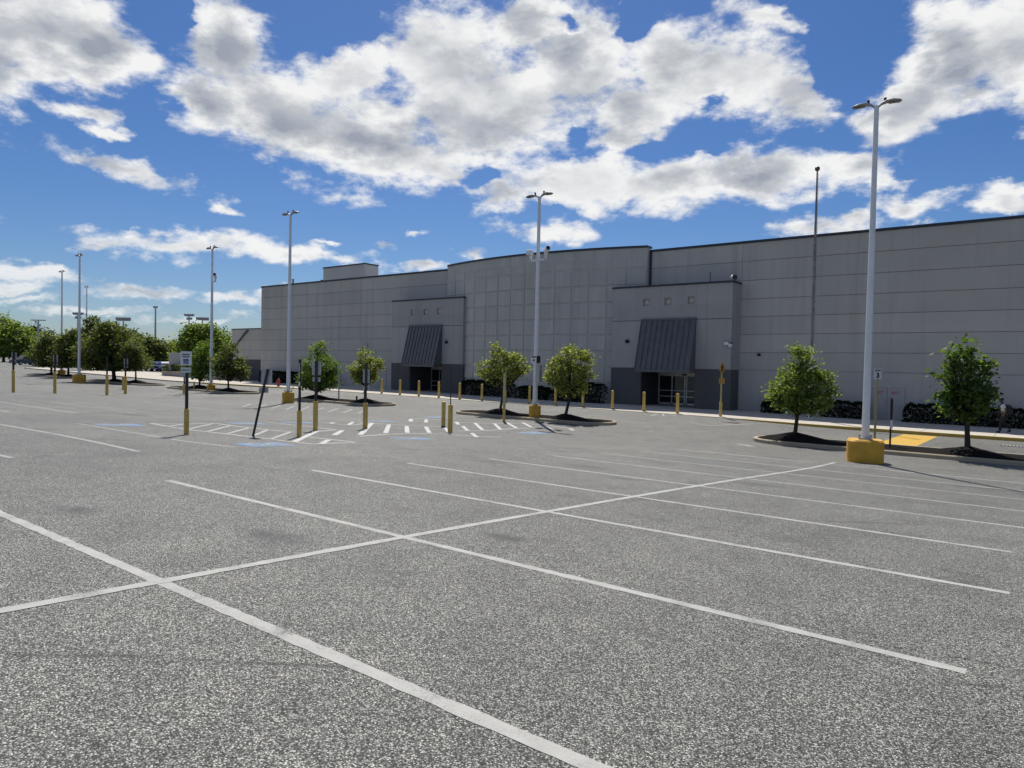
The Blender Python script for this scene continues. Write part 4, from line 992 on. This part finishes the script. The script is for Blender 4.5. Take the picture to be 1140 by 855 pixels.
# distant trees
def dtree(px, dist, lob, lab, mat='leaf_far', leaf=.55, ncl=260, per=22, name='distant_tree', tr=.3):
    P = atd(px, dist); return tree(P, (px, proj(P)[1]-6), lob, lab, mat, tr, leaf, ncl, per, dist*.0045, name, 'trees at the edge of the car park', 14, .35)
dtree(4, 205, [(4, 372, 15, 14), (0, 360, 9, 9), (6, 388, 18, 14)], 'tall green tree at the extreme left edge', 'leaf_far', ncl=300)
dtree(21, 200, [(20, 376, 12, 13), (14, 366, 8, 8), (26, 384, 11, 12), (22, 394, 14, 8)], 'bright green tree behind the parked dark vehicle', 'leaf_far', ncl=300)
dtree(36, 235, [(35, 383, 5, 9), (35, 374, 3, 7), (36, 392, 6, 8)], 'dark conifer right of the bright green tree', 'leaf_conifer', name='conifer_tree')
dtree(40.5, 240, [(40, 380, 4, 8), (40, 372, 2.5, 6), (40, 391, 6, 8)], 'smaller dark conifer by the pale twin arm pole', 'leaf_conifer', name='conifer_tree')
dtree(52, 215, [(52, 382, 8, 8), (50, 392, 10, 9), (60, 388, 9, 9)], 'grey green tree between the pale pole and the tree pair', 'leaf_far')
dtree(47, 150, [(46, 393, 6, 5), (43, 397, 4, 5), (52, 396, 6, 5)], 'low brown green shrub tree beside the parked dark vehicle', 'leaf_olive', .4, 160)
dtree(120, 190, [(120, 378, 22, 14), (104, 384, 14, 12), (136, 386, 16, 12)], 'wide green tree far behind the broad dark tree', 'leaf_far')
dtree(152, 185, [(150, 384, 12, 11), (160, 390, 11, 10), (142, 378, 10, 9)], 'olive green distant tree right of the floodlight mast', 'leaf_olive')
dtree(172, 175, [(171, 384, 8, 7), (174, 392, 11, 9), (168, 396, 10, 8)], 'rounded tree at the foot of the antenna mast', 'leaf_olive')
dtree(187, 180, [(185, 394, 9, 8), (192, 390, 8, 8), (180, 398, 8, 7)], 'small tree in the gap left of the large rounded tree', 'leaf_olive')
dtree(222, 112, [(222, 378, 22, 16), (206, 388, 14, 14), (240, 384, 18, 16), (214, 370, 10, 9), (232, 370, 11, 9), (250, 392, 13, 12), (204, 400, 12, 11), (238, 400, 18, 12)], 'large rounded green tree left of the low side building', 'leaf_far', .34, 620, 24, 'broad_tree', .3)
for i in range(12):
    px = -70+i*26.5+rng.uniform(-6, 6); d = 290+rng.uniform(0, 60); 
    hh = rng.uniform(8, 14)
    dtree(px, d, [(px, 402-hh, 12, hh*.8), (px-8, 398, 10, 7), (px+9, 397, 10, 7)], 'backdrop tree on the far skyline, %s from the left' % ords[i], 'leaf_far', .8, 130, 20)

# hedges: clipped dark masses of small leaves along the walls
def hedge(px0, px1, v, pytop, label, depth=1.0, name='hedge', zb=None, mat='leaf_dark', h=None):
    q0, q1 = ray(px0, 440), ray(px1, 440); u0, u1 = q0.x/q0.y*v, q1.x/q1.y*v; um = (u0+u1)/2
    z0 = top(um, v) if zb is None else zb
    h = h or (atv((px0+px1)/2, pytop, v).z-z0); e = empty(name, (um, v, z0), label, 'hedge', 'clipped dark hedges along the store wall')
    Lh = u1-u0; n = int(max(1200, Lh*900)); p = []
    k = max(1, round(Lh/1.25))
    pts = nprng.uniform(-1, 1, (n, 3)); faces = nprng.integers(0, 4, n)
    x = pts[:, 0]*Lh/2; wob = .06*np.sin(x*5.1+um)+.05*np.sin(x*11.3)
    y = np.where(faces == 0, -depth/2, pts[:, 1]*depth/2); z = np.where(faces == 0, (pts[:, 2]*.5+.5)*h, h)
    z = np.where(faces == 3, (pts[:, 2]*.5+.5)*h, z); y = np.where(faces == 3, pts[:, 1]*depth/2*.9, y)
    ends = np.clip((Lh/2-np.abs(x))/.35, 0, 1)**.5
    z = z*(.55+.45*ends)*(1+wob*.7)+nprng.normal(0, .035, n); y = y*(1+wob)+nprng.normal(0, .04, n)
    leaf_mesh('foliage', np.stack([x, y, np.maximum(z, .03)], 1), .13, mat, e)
    m = MB(); st = max(2, int(Lh/.9))
    for i in range(st):
        sx = -Lh/2+Lh*(i+.5)/st
        for dx in (-.25, 0, .25): m.tube([(sx, 0, 0), (sx+dx, rng.uniform(-.2, .2), h*.8)], [.03, .012], 5)
    core = Lh/2-.3
    m.build('stems', 'bark', e); return e
HV = 47.1
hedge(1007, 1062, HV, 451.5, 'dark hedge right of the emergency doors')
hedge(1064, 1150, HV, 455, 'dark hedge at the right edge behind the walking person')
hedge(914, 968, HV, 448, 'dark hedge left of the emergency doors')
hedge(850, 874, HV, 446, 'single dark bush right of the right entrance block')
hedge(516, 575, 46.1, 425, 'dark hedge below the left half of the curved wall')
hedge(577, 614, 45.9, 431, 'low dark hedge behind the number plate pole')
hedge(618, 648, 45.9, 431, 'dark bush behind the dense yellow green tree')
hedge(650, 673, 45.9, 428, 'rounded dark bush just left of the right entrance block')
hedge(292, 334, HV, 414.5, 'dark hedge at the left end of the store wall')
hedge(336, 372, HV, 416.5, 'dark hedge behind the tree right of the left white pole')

# planter wall and sign panel at the far left of the pavement
e = empty('planter_wall', (-88, 46, -.9), 'low concrete planter wall at the left end of the pavement', 'planter wall')
m = MB(); m.box(-7.6, 11.5, 0, .3, -.2, .78); m.box(-7.6, -7.3, .3, 8, -.2, .78); m.build('wall', 'block_wall', e)
m = MB(); m.box(-7.65, 11.55, -.05, .35, .78, .86); m.build('wall_cap', 'kerb', e)
hedge(186, 204, 47.4, 407, 'light green hedge on top of the planter wall', 1.4, zb=-.6, mat='leaf_olive')
P = Vector((-94.2, 47.3, -.7)); q = ray(195, 405); P.x = q.x/q.y*47.3
e = empty('display_panel', P, 'blank pale grey panel standing on the planter wall', 'panel'); Hh = hgt(P, 392.5)
m = MB(); m.prism(rounded(1.5, .5, .06, 2), 0, Hh, 0, .06); m.xform(Matrix.Rotation(YAW+.4, 4, 'Z')); m.build('panel', 'penthouse', e)
m = MB(); m.box(-.95, .95, -.4, .4, -.2, .12); m.build('footing', 'kerb', e)

# ------------------------------------------------------------------ person and backpack
def skinned(name, chains, mat, parent, root=0, sub=2):
    """chains: lists of (x, y, z, r); equal points are welded; grown with a Skin modifier and applied"""
    vs, rad, idx, ed = [], [], {}, []
    for ch in chains:
        prev = None
        for x, y, z, r in ch:
            k = (round(x, 4), round(y, 4), round(z, 4))
            if k not in idx: idx[k] = len(vs); vs.append(k); rad.append(r)
            if prev is not None and prev != idx[k]: ed.append((prev, idx[k]))
            prev = idx[k]
    me = bpy.data.meshes.new(name); me.from_pydata(vs, ed, []); me.update()
    o = bpy.data.objects.new(name, me); COL.objects.link(o)
    sk = o.modifiers.new('Skin', 'SKIN'); sk.use_smooth_shade = True
    for i, r in enumerate(rad):
        r = r if isinstance(r, tuple) else (r, r); me.skin_vertices[0].data[i].radius = r
        me.skin_vertices[0].data[i].use_root = (i == root)
    o.modifiers.new('Sub', 'SUBSURF').levels = sub; o.modifiers['Sub'].render_levels = sub
    bpy.context.view_layer.update()
    nm = bpy.data.meshes.new_from_object(o.evaluated_get(bpy.context.evaluated_depsgraph_get()))
    bpy.data.objects.remove(o); nm.materials.clear(); nm.materials.append(M[mat])
    o = bpy.data.objects.new(name, nm); COL.objects.link(o); o.parent = parent
    return o
z0 = top(-1.8, 43.0); q = ray(1117, 482); t = (z0-EYE)/q.z; PP = EYEP+q*t; PP.z = top(PP.x, PP.y)
per = empty('person', PP, 'person in a white shirt and dark trousers walking left along the pavement, head bowed', 'person', rz=R(180))
def hand(x, y, z, s):
    out = [[(x, y, z, .032), (x+.02, y, z-.055, (.018, .036)), (x+.035, y, z-.10, (.016, .038))]]
    for k, (dy, ln) in enumerate(((-.030, .062), (-.010, .075), (.010, .070), (.029, .054))):
        out.append([(x+.035, y, z-.10, (.016, .038)), (x+.045, y+dy, z-.125, .009), (x+.06, y+dy, z-.125-ln*.55, .0085), (x+.06-.012, y+dy, z-.125-ln, .0075)])
    out.append([(x+.02, y, z-.055, (.018, .036)), (x+.055, y-s*.02, z-.075, .011), (x+.078, y-s*.022, z-.11, .009)])
    return out
pel = (0, 0, .95, (.15, .11)); sp1 = (.02, 0, 1.12, (.14, .10)); che = (.05, 0, 1.34, (.165, .115)); nk0 = (.075, 0, 1.47, .07); nk = (.10, 0, 1.53, .055)
body = [[pel, sp1, che, nk0, nk, (.135, 0, 1.60, (.072, .082)), (.145, 0, 1.67, (.078, .098)), (.14, 0, 1.735, (.062, .075))],
        [(.145, 0, 1.67, (.078, .098)), (.235, 0, 1.635, .017)], [(.135, 0, 1.60, (.072, .082)), (.205, 0, 1.575, (.035, .03))]]
for s, el, wr in ((1, (-.10, .25, 1.14), (.02, .24, .93)), (-1, (.06, -.25, 1.13), (.22, -.22, .97))):
    body.append([che, (.04, s*.17, 1.41, .062), (.0+(el[0])*.45, s*.215, 1.29, .052), (*el, .043), (*wr, .03)]); body += [[(*wr, .03)]+h[1:] if i == 0 else h for i, h in enumerate(hand(wr[0], wr[1], wr[2], s))]
LEG = {1: [(.0, .095, .90, .095), (.13, .095, .51, .062), (.13, .095, .10, .043), (.16, .095, .05, .045), (.30, .10, .035, .032)],
       -1: [(.0, -.095, .90, .095), (.03, -.095, .50, .062), (-.26, -.095, .20, .043), (-.27, -.095, .12, .042), (-.15, -.10, .035, .032)]}
for s in (1, -1): body.append([pel]+LEG[s])
skinned('body', body, 'skin', per)
skinned('shirt', [[(.0, 0, .90, (.175, .135)), (.02, 0, 1.12, (.165, .125)), (.05, 0, 1.34, (.185, .135)), (.07, 0, 1.45, (.10, .085))],
                  [(.05, 0, 1.34, (.185, .135)), (.035, .18, 1.415, .078), (-.04, .235, 1.24, .068)], [(.05, 0, 1.34, (.185, .135)), (.035, -.18, 1.415, .078), (.05, -.235, 1.24, .068)]], 'shirt', per)
skinned('trousers', [[(0, 0, .97, (.165, .125))]+[(0, 0, .90, (.16, .12))]]+[[(0, 0, .90, (.16, .12)), (.0, s*.095, .86, .105), (LEG[s][1][0], s*.095, .51, .082), (LEG[s][2][0], s*.095, .12 if s > 0 else .22, .068)] for s in (1, -1)], 'trousers', per)
for s in (1, -1):
    a, b = LEG[s][3], LEG[s][4]; skinned('shoe', [[(a[0]-.05, a[1], a[2]+.0, .055), (a[0]+.03, a[1], a[2]+.0, .055), (b[0], b[1], b[2]+.008, .043)]], 'black_print', per)
hm = MB(); hm.sphere((.13, 0, 1.70), .108, 14, 0, (1.05, .9, .85)); hm.build('hair', 'hair', per)
for s in (1, -1):
    em = MB(); em.sphere((.228, s*.034, 1.665), .011, 8); em.build('eye', 'black_print', per)
bp = empty('backpack', PP+Vector((.16, 0, 1.20)), 'black backpack on the back of the walking person', 'backpack', rz=R(180))
m = MB(); m.prism(rounded(.24, .34, .09, 4), -.27, .27, 0, .06); m.xform(Matrix.Rotation(R(8), 4, 'Y')); m.build('bag', 'jacket', bp)
m = MB(); m.prism(rounded(.09, .26, .04, 3), -.22, .03, 0, .03); m.xform(Matrix.Translation((-.15, 0, 0))); m.build('front_pocket', 'jacket', bp)
for s in (1, -1):
    m = MB(); m.tube([(.10, s*.11, .20), (.25, s*.13, .28), (.40, s*.13, .16), (.36, s*.14, -.10), (.12, s*.13, -.18)], .028, 6); m.build('shoulder_strap', 'jacket', bp)

# ------------------------------------------------------------------ cars
def car(P, rz, paintname, label, L_=4.6, W_=1.84, H_=1.62, suv=True):
    e = empty('parked_car', P, label, 'car', 'cars parked beyond the trees', rz)
    hl, hw = L_/2, W_/2; pm = CARP[paintname]
    low = [(-hl, .45), (-hl+.05, .30), (hl-.08, .30), (hl, .50), (hl-.03, .78), (hl-.12, .93), (hl-1.15, 1.05), (-hl+.06, 1.06), (-hl, .95)]
    roof = [(hl-1.25, 1.04), (hl-1.95, H_-.05), (hl-2.3, H_), (-hl+.6 if suv else -hl+1.6, H_-.02), (-hl+.12 if suv else -hl+.7, 1.05)]
    b = MB()
    def extr(mb, prof, w0, w1, mi=0):
        n = len(prof); zs = [z for _, z in prof]; a, c = min(zs), max(zs)
        def wd(z): return w0+(w1-w0)*(z-a)/(c-a)
        Lf = [(x, wd(z), z) for x, z in prof]; Rt = [(x, -wd(z), z) for x, z in prof]
        mb.add(Lf+Rt, [tuple(reversed(range(n))), tuple(range(n, 2*n))]+[(i, (i+1) % n, n+(i+1) % n, n+i) for i in range(n)], mi)
    extr(b, low, hw, hw-.06); extr(b, roof, hw-.09, hw-.28)
    b.build('body', pm, e)
    def wdr(z): return (hw-.09)+(-.19)*(z-1.04)/(H_-1.04)
    g = MB(); zf0, zf1 = 1.10, H_-.12
    f = lambda z: (hl-1.25)+(-.70)*(z-1.04)/(H_-.09-1.04)
    g.quad((f(zf0)+.02, -wdr(zf0)+.1, zf0+.01), (f(zf0)+.02, wdr(zf0)-.1, zf0+.01), (f(zf1)+.02, wdr(zf1)-.08, zf1+.01), (f(zf1)+.02, -wdr(zf1)+.08, zf1+.01)); g.build('windscreen', 'glass', e)
    r0 = roof[-1][0]; r1 = roof[-2][0]; r = lambda z: r0+(r1-r0)*(z-1.05)/(H_-1.07)
    g = MB(); g.quad((r(zf0)-.02, wdr(zf0)-.12, zf0), (r(zf0)-.02, -wdr(zf0)+.12, zf0), (r(zf1)-.02, -wdr(zf1)+.1, zf1), (r(zf1)-.02, wdr(zf1)-.1, zf1)); g.build('rear_window', 'glass', e)
    for s in (1, -1):
        for a, c in ((.52, .96), (.06, .48)):
            x = lambda z, t: r(z)+.12+(f(z)-.12-r(z)-.12)*t
            g = MB(); qd = [(x(zf0, a), s*(wdr(zf0)+.008), zf0), (x(zf0, c), s*(wdr(zf0)+.008), zf0), (x(zf1, c), s*(wdr(zf1)+.008), zf1), (x(zf1, a), s*(wdr(zf1)+.008), zf1)]
            g.add(qd if s < 0 else qd[::-1], [(0, 1, 2, 3)]); g.build('side_window', 'glass', e)
        for x in (hl-.92, -hl+.88):
            wm_ = MB(); wm_.tube([(x, s*(hw-.22), .34), (x, s*(hw+.01), .34)], .34, 16); wo = wm_.build('wheel', 'tyre', e)
            rm = MB(); rm.tube([(x, s*(hw-.1), .34), (x, s*(hw+.02), .34)], .21, 12); rm.build('rim', 'grey_metal', wo)
        h = MB(); h.box(hl-.14, hl+.0, s*(hw-.28)-.2, s*(hw-.28)+.2, .70, .86); h.build('headlight', 'headlight', e)
        h = MB(); h.box(-hl-.01, -hl+.1, s*(hw-.2)-.14, s*(hw-.2)+.14, .78, 1.0); h.build('tail_light', 'taillight', e)
        mm = MB(); mm.box(f(1.1)-.25, f(1.1)-.1, s*(hw+.02)-.09, s*(hw+.02)+.09, 1.04, 1.2); mm.build('wing_mirror', pm, e)
    g = MB(); g.box(hl-.06, hl+.012, -.5, .5, .52, .72); g.build('grille', 'black_print', e)
    g = MB(); g.box(hl-.05, hl+.02, -.26, .26, .38, .48); g.build('number_plate', 'white_sign', e)
    return e
car(atd(28, 160), R(287), 'black', 'dark off road vehicle parked below the bright green tree at the far left', 4.8, 1.9, 1.85)
car(atd(38.5, 172), R(290), 'dark', 'dark car partly behind the low brown shrub tree', 4.5, 1.8, 1.5, False)
for px, d, nm, lab in ((116, 128, 'dark', 'dark car seen under the broad dark tree'), (166, 132, 'silver', 'silver car, leftmost of the parked row in the gap between trees'), (175, 131, 'blue', 'dark blue car in the middle of the parked row at the gap'), (183, 132, 'white', 'white car right of the blue one in the parked row'), (190.5, 136, 'red', 'dark red car at the right end of the parked row by the grey panel')):
    P = atd(px, d); car(P, math.atan2(-P.y, -P.x)+rng.uniform(-.25, .25), nm, lab)

# ------------------------------------------------------------------ sun, sky, clouds
SUN_EL = R(57.0); SUN_AZ = -math.atan2(.67, .74)      # clockwise from +Y
sd = Vector((math.sin(SUN_AZ)*math.cos(SUN_EL), math.cos(SUN_AZ)*math.cos(SUN_EL), math.sin(SUN_EL)))
sl = bpy.data.lights.new('sun', 'SUN'); sl.energy = 4.2; sl.angle = R(.53); sl.color = (1.0, .95, .87)
so = bpy.data.objects.new('sun', sl); COL.objects.link(so); so.rotation_euler = sd.to_track_quat('Z', 'Y').to_euler()
world = bpy.data.worlds.new('World'); scene.world = world; world.use_nodes = True
nt = world.node_tree; nt.nodes.clear()
out = N(nt, 'ShaderNodeOutputWorld')
sky = N(nt, 'ShaderNodeTexSky', sky_type='NISHITA', sun_disc=False, sun_elevation=SUN_EL, sun_rotation=SUN_AZ % (2*math.pi), altitude=50, air_density=1.0, dust_density=.5, ozone_density=3.0)
hs = N(nt, 'ShaderNodeHueSaturation', i_Saturation=1.22, i_Value=1.0); L(nt, sky.outputs[0], hs.inputs['Color'])
bg = N(nt, 'ShaderNodeBackground', i_Strength=.064); skc = mixc(nt, 1.0, hs.outputs[0], (.68, .79, 1.0), 'MULTIPLY'); L(nt, skc, bg.inputs[0])
tc = N(nt, 'ShaderNodeTexCoord'); D = tc.outputs['Generated']
sep = N(nt, 'ShaderNodeSeparateXYZ'); L(nt, D, sep.inputs[0])
az = mathn(nt, 'ARCTAN2', sep.outputs[0], sep.outputs[1]); el = mathn(nt, 'ARCSINE', sep.outputs[2])
# cloud-layer coordinates: flatter towards the horizon
sc = N(nt, 'ShaderNodeVectorMath', operation='MULTIPLY'); L(nt, D, sc.inputs[0]); sc.inputs[1].default_value = (1, 1, 1.9); DS = sc.outputs[0]
wn = N(nt, 'ShaderNodeTexNoise', i_Scale=5.5, i_Detail=4, i_Roughness=.6); L(nt, DS, wn.inputs['Vector'])
ws = N(nt, 'ShaderNodeSeparateColor'); L(nt, wn.outputs['Color'], ws.inputs[0])
wn2 = N(nt, 'ShaderNodeTexNoise', i_Scale=19, i_Detail=5, i_Roughness=.6); L(nt, DS, wn2.inputs['Vector'])
ws2 = N(nt, 'ShaderNodeSeparateColor'); L(nt, wn2.outputs['Color'], ws2.inputs[0])
az = mathn(nt, 'ADD', az, mathn(nt, 'MULTIPLY', mathn(nt, 'SUBTRACT', ws2.outputs[0], .5), .06))
el_ = mathn(nt, 'ADD', el, mathn(nt, 'MULTIPLY', mathn(nt, 'SUBTRACT', ws2.outputs[1], .5), .045))
az2 = mathn(nt, 'ADD', az, mathn(nt, 'MULTIPLY', mathn(nt, 'SUBTRACT', ws.outputs[0], .5), .085))
el2 = mathn(nt, 'ADD', el_, mathn(nt, 'MULTIPLY', mathn(nt, 'SUBTRACT', ws.outputs[1], .5), .06))
cmb = N(nt, 'ShaderNodeCombineXYZ'); L(nt, az2, cmb.inputs[0]); L(nt, el2, cmb.inputs[1]); AE = cmb.outputs[0]
def azel(x, y):
    d = ray(x, y).normalized(); return math.atan2(d.x, d.y), math.asin(d.z)
def blob(x, y, rx, ry, rot=0):
    a, e_ = azel(x, y); a2, e2 = azel(x+rx*math.cos(R(rot)), y+rx*math.sin(R(rot))); b2_, f2 = azel(x-ry*math.sin(R(rot)), y+ry*math.cos(R(rot)))
    r1 = math.hypot(a2-a, e2-e_); r2 = math.hypot(b2_-a, f2-e_); th = math.atan2(e2-e_, a2-a)
    mp = N(nt, 'ShaderNodeMapping', vector_type='TEXTURE', i_Location=(a, e_, 0), i_Rotation=(0, 0, th), i_Scale=(r1, r2, 1)); L(nt, AE, mp.inputs[0])
    ln = N(nt, 'ShaderNodeVectorMath', operation='LENGTH'); L(nt, mp.outputs[0], ln.inputs[0])
    wgt = min(1, .42+ry/75)
    v_ = N(nt, 'ShaderNodeMath', operation='MULTIPLY_ADD'); L(nt, ln.outputs['Value'], v_.inputs[0]); v_.inputs[1].default_value = -wgt; v_.inputs[2].default_value = wgt
    return v_.outputs[0]
POS = [(50, 40, 135, 62, 8), (120, 60, 70, 45, 0), (90, 122, 75, 16, 10), (122, 145, 34, 8, 5), (-30, 60, 70, 60, 0),
       (138, 193, 108, 17, 14), (85, 178, 45, 12, 10),
       (250, 50, 68, 60, 35), (315, 130, 128, 58, 20), (232, 108, 52, 40, 20), (415, 158, 145, 58, 12), (492, 64, 92, 80, 0), (540, 120, 140, 85, 0), (640, 70, 80, 80, 0), (590, 30, 70, 45, 0), (380, 80, 60, 50, 0), (495, 192, 60, 24, 8), (535, 214, 26, 10, 0),
       (800, 85, 130, 62, 8), (745, 75, 60, 55, 0), (880, 108, 80, 38, 8), (700, 120, 60, 48, 0), (855, 20, 62, 20, 5),
       (640, 205, 105, 42, 0), (740, 205, 130, 38, -4), (850, 195, 105, 42, -6), (602, 255, 62, 17, 0), (560, 215, 40, 25, 0), (690, 165, 45, 40, 0),
       (1070, 70, 95, 80, -20), (1010, 120, 75, 45, -5), (1130, 40, 90, 80, 0), (1020, 75, 50, 28, -20), (960, 185, 70, 26, -10), (1000, 200, 40, 14, 0), (1200, 90, 120, 80, 0), (980, 130, 40, 30, 0),
       (1018, 226, 52, 15, -5), (1120, 217, 45, 14, 0), (915, 258, 75, 14, -6), (955, 245, 25, 14, 0),
       (200, 272, 145, 19, 3), (330, 285, 115, 12, 3), (120, 270, 50, 13, 0), (248, 231, 20, 7, 5), (160, 258, 30, 10, 0), (455, 300, 40, 8, 0), (438, 279, 18, 7, 0), (470, 264, 20, 5, 0), (530, 285, 26, 8, 0), (376, 270, 20, 5, 0),
       (60, 306, 75, 12, 6), (20, 318, 60, 8, 0), (150, 322, 75, 10, 3), (255, 333, 60, 8, 0), (90, 342, 70, 5, 0), (215, 352, 80, 7, 0), (30, 330, 40, 5, 0), (300, 330, 30, 10, 0), (18, 300, 40, 7, 0)]
NEG = [(372, 28, 50, 62, 20), (190, 14, 22, 34, 0), (712, 22, 25, 30, 30), (172, 140, 30, 22, 20), (540, 200, 26, 16, 0), (640, 150, 18, 12, 0), (700, 168, 62, 14, -8), (795, 110, 18, 16, 0), (935, 60, 40, 70, -25), (775, 165, 40, 12, 0), (910, 150, 30, 10, 0), (1070, 175, 90, 20, -5), (600, 235, 26, 6, 0), (640, 30, 20, 10, 15)]
m_ = None
def rechain():      # keeps the shader's working stack small: later blobs wait for the earlier ones
    global AE
    c_ = N(nt, 'ShaderNodeCombineXYZ'); L(nt, m_, c_.inputs[2])
    a_ = N(nt, 'ShaderNodeVectorMath', operation='MULTIPLY_ADD'); L(nt, c_.outputs[0], a_.inputs[0]); a_.inputs[1].default_value = (0, 0, 1e-7); L(nt, AE, a_.inputs[2]); AE = a_.outputs[0]
for ib, bl in enumerate(POS):
    if ib and ib % 8 == 0: rechain()
    f = blob(*bl)
    if m_ is None: m_ = f
    else:
        sm_ = N(nt, 'ShaderNodeMath', operation='SMOOTH_MAX'); L(nt, m_, sm_.inputs[0]); L(nt, f, sm_.inputs[1]); sm_.inputs[2].default_value = .22; m_ = sm_.outputs[0]
for ib, bl in enumerate(NEG):
    if ib % 8 == 0: rechain()
    m_ = mathn(nt, 'SUBTRACT', m_, mathn(nt, 'MULTIPLY', mathn(nt, 'MAXIMUM', blob(*bl), 0.0), 1.15))
# the rest of the sky: broken cloud of the same kind
az0 = -YAW
da = mathn(nt, 'ABSOLUTE', mathn(nt, 'SUBTRACT', az, az0))
def sstep(x, a, b):
    mr = N(nt, 'ShaderNodeMapRange', interpolation_type='SMOOTHSTEP', i_From_Min=a, i_From_Max=b); L(nt, x, mr.inputs['Value']); return mr.outputs[0]
outside = mathn(nt, 'MAXIMUM', sstep(da, .72, .92), sstep(el, .56, .75))
gen = mathn(nt, 'MULTIPLY', mathn(nt, 'SUBTRACT', noise(nt, DS, 2.3, 3, .5), .53), 5.0)
mx = N(nt, 'ShaderNodeMix', data_type='FLOAT'); L(nt, outside, mx.inputs[0]); L(nt, m_, mx.inputs[2]); L(nt, gen, mx.inputs[3]); m_ = mx.outputs[0]
m_ = mathn(nt, 'MINIMUM', m_, .9)
fb = noise(nt, DS, 13, 9, .58); fb2 = noise(nt, DS, 46, 6, .62)
n_ = mathn(nt, 'ADD', mathn(nt, 'MULTIPLY', mathn(nt, 'SUBTRACT', fb, .5), 1.5), mathn(nt, 'MULTIPLY', mathn(nt, 'SUBTRACT', fb2, .5), .55))
dens = mathn(nt, 'ADD', m_, n_)
alpha = sstep(dens, .0, .50)
# thickness darkens the middle of the clouds (lit from behind); relief from the sunward side
off = N(nt, 'ShaderNodeVectorMath', operation='ADD'); L(nt, DS, off.inputs[0]); off.inputs[1].default_value = tuple(sd[i]*k for i, k in zip(range(3), (.035, .035, .075)))
fbs = noise(nt, off.outputs[0], 13, 7, .58)
rel = mathn(nt, 'MULTIPLY', mathn(nt, 'SUBTRACT', fb, fbs), 2.4)
thick = mathn(nt, 'SUBTRACT', sstep(mathn(nt, 'ADD', mathn(nt, 'MULTIPLY', m_, 1.15), mathn(nt, 'MULTIPLY', n_, .6)), .2, 1.25), rel, True)
low = noise(nt, DS, 4.2, 4, .5)
thick = mathn(nt, 'MULTIPLY', thick, mathn(nt, 'ADD', .25, mathn(nt, 'MULTIPLY', sstep(low, .30, .68), .9)))
cc_ = ramp(nt, thick, [(0.0, (.74, .74, .735)), (.22, (.60, .61, .62)), (.5, (.43, .45, .48)), (.85, (.33, .355, .40)), (1.0, (.27, .295, .35))])
bgc = N(nt, 'ShaderNodeBackground', i_Strength=1.0); L(nt, cc_, bgc.inputs[0])
fade = mathn(nt, 'MULTIPLY', alpha, mathn(nt, 'ADD', .62, mathn(nt, 'MULTIPLY', sstep(el, .02, .16), .36)))
ms = N(nt, 'ShaderNodeMixShader'); L(nt, fade, ms.inputs[0]); L(nt, bg.outputs[0], ms.inputs[1]); L(nt, bgc.outputs[0], ms.inputs[2]); L(nt, ms.outputs[0], out.inputs[0])
world.cycles.sampling_method = 'MANUAL'; world.cycles.sample_map_resolution = 512

# ------------------------------------------------------------------ render settings
scene.render.engine = 'CYCLES'
scene.cycles.use_denoising = True
scene.cycles.denoiser = 'OPENIMAGEDENOISE'
scene.cycles.denoising_input_passes = 'RGB_ALBEDO_NORMAL'
scene.cycles.denoising_prefilter = 'ACCURATE'
scene.cycles.max_bounces = 6; scene.cycles.transparent_max_bounces = 8
scene.cycles.sample_clamp_indirect = 6
vs3 = scene.view_settings; vs3.view_transform = 'Standard'; vs3.look = 'None'; vs3.exposure = .3; vs3.gamma = 1; vs3.use_curve_mapping = False
scene.render.film_transparent = False
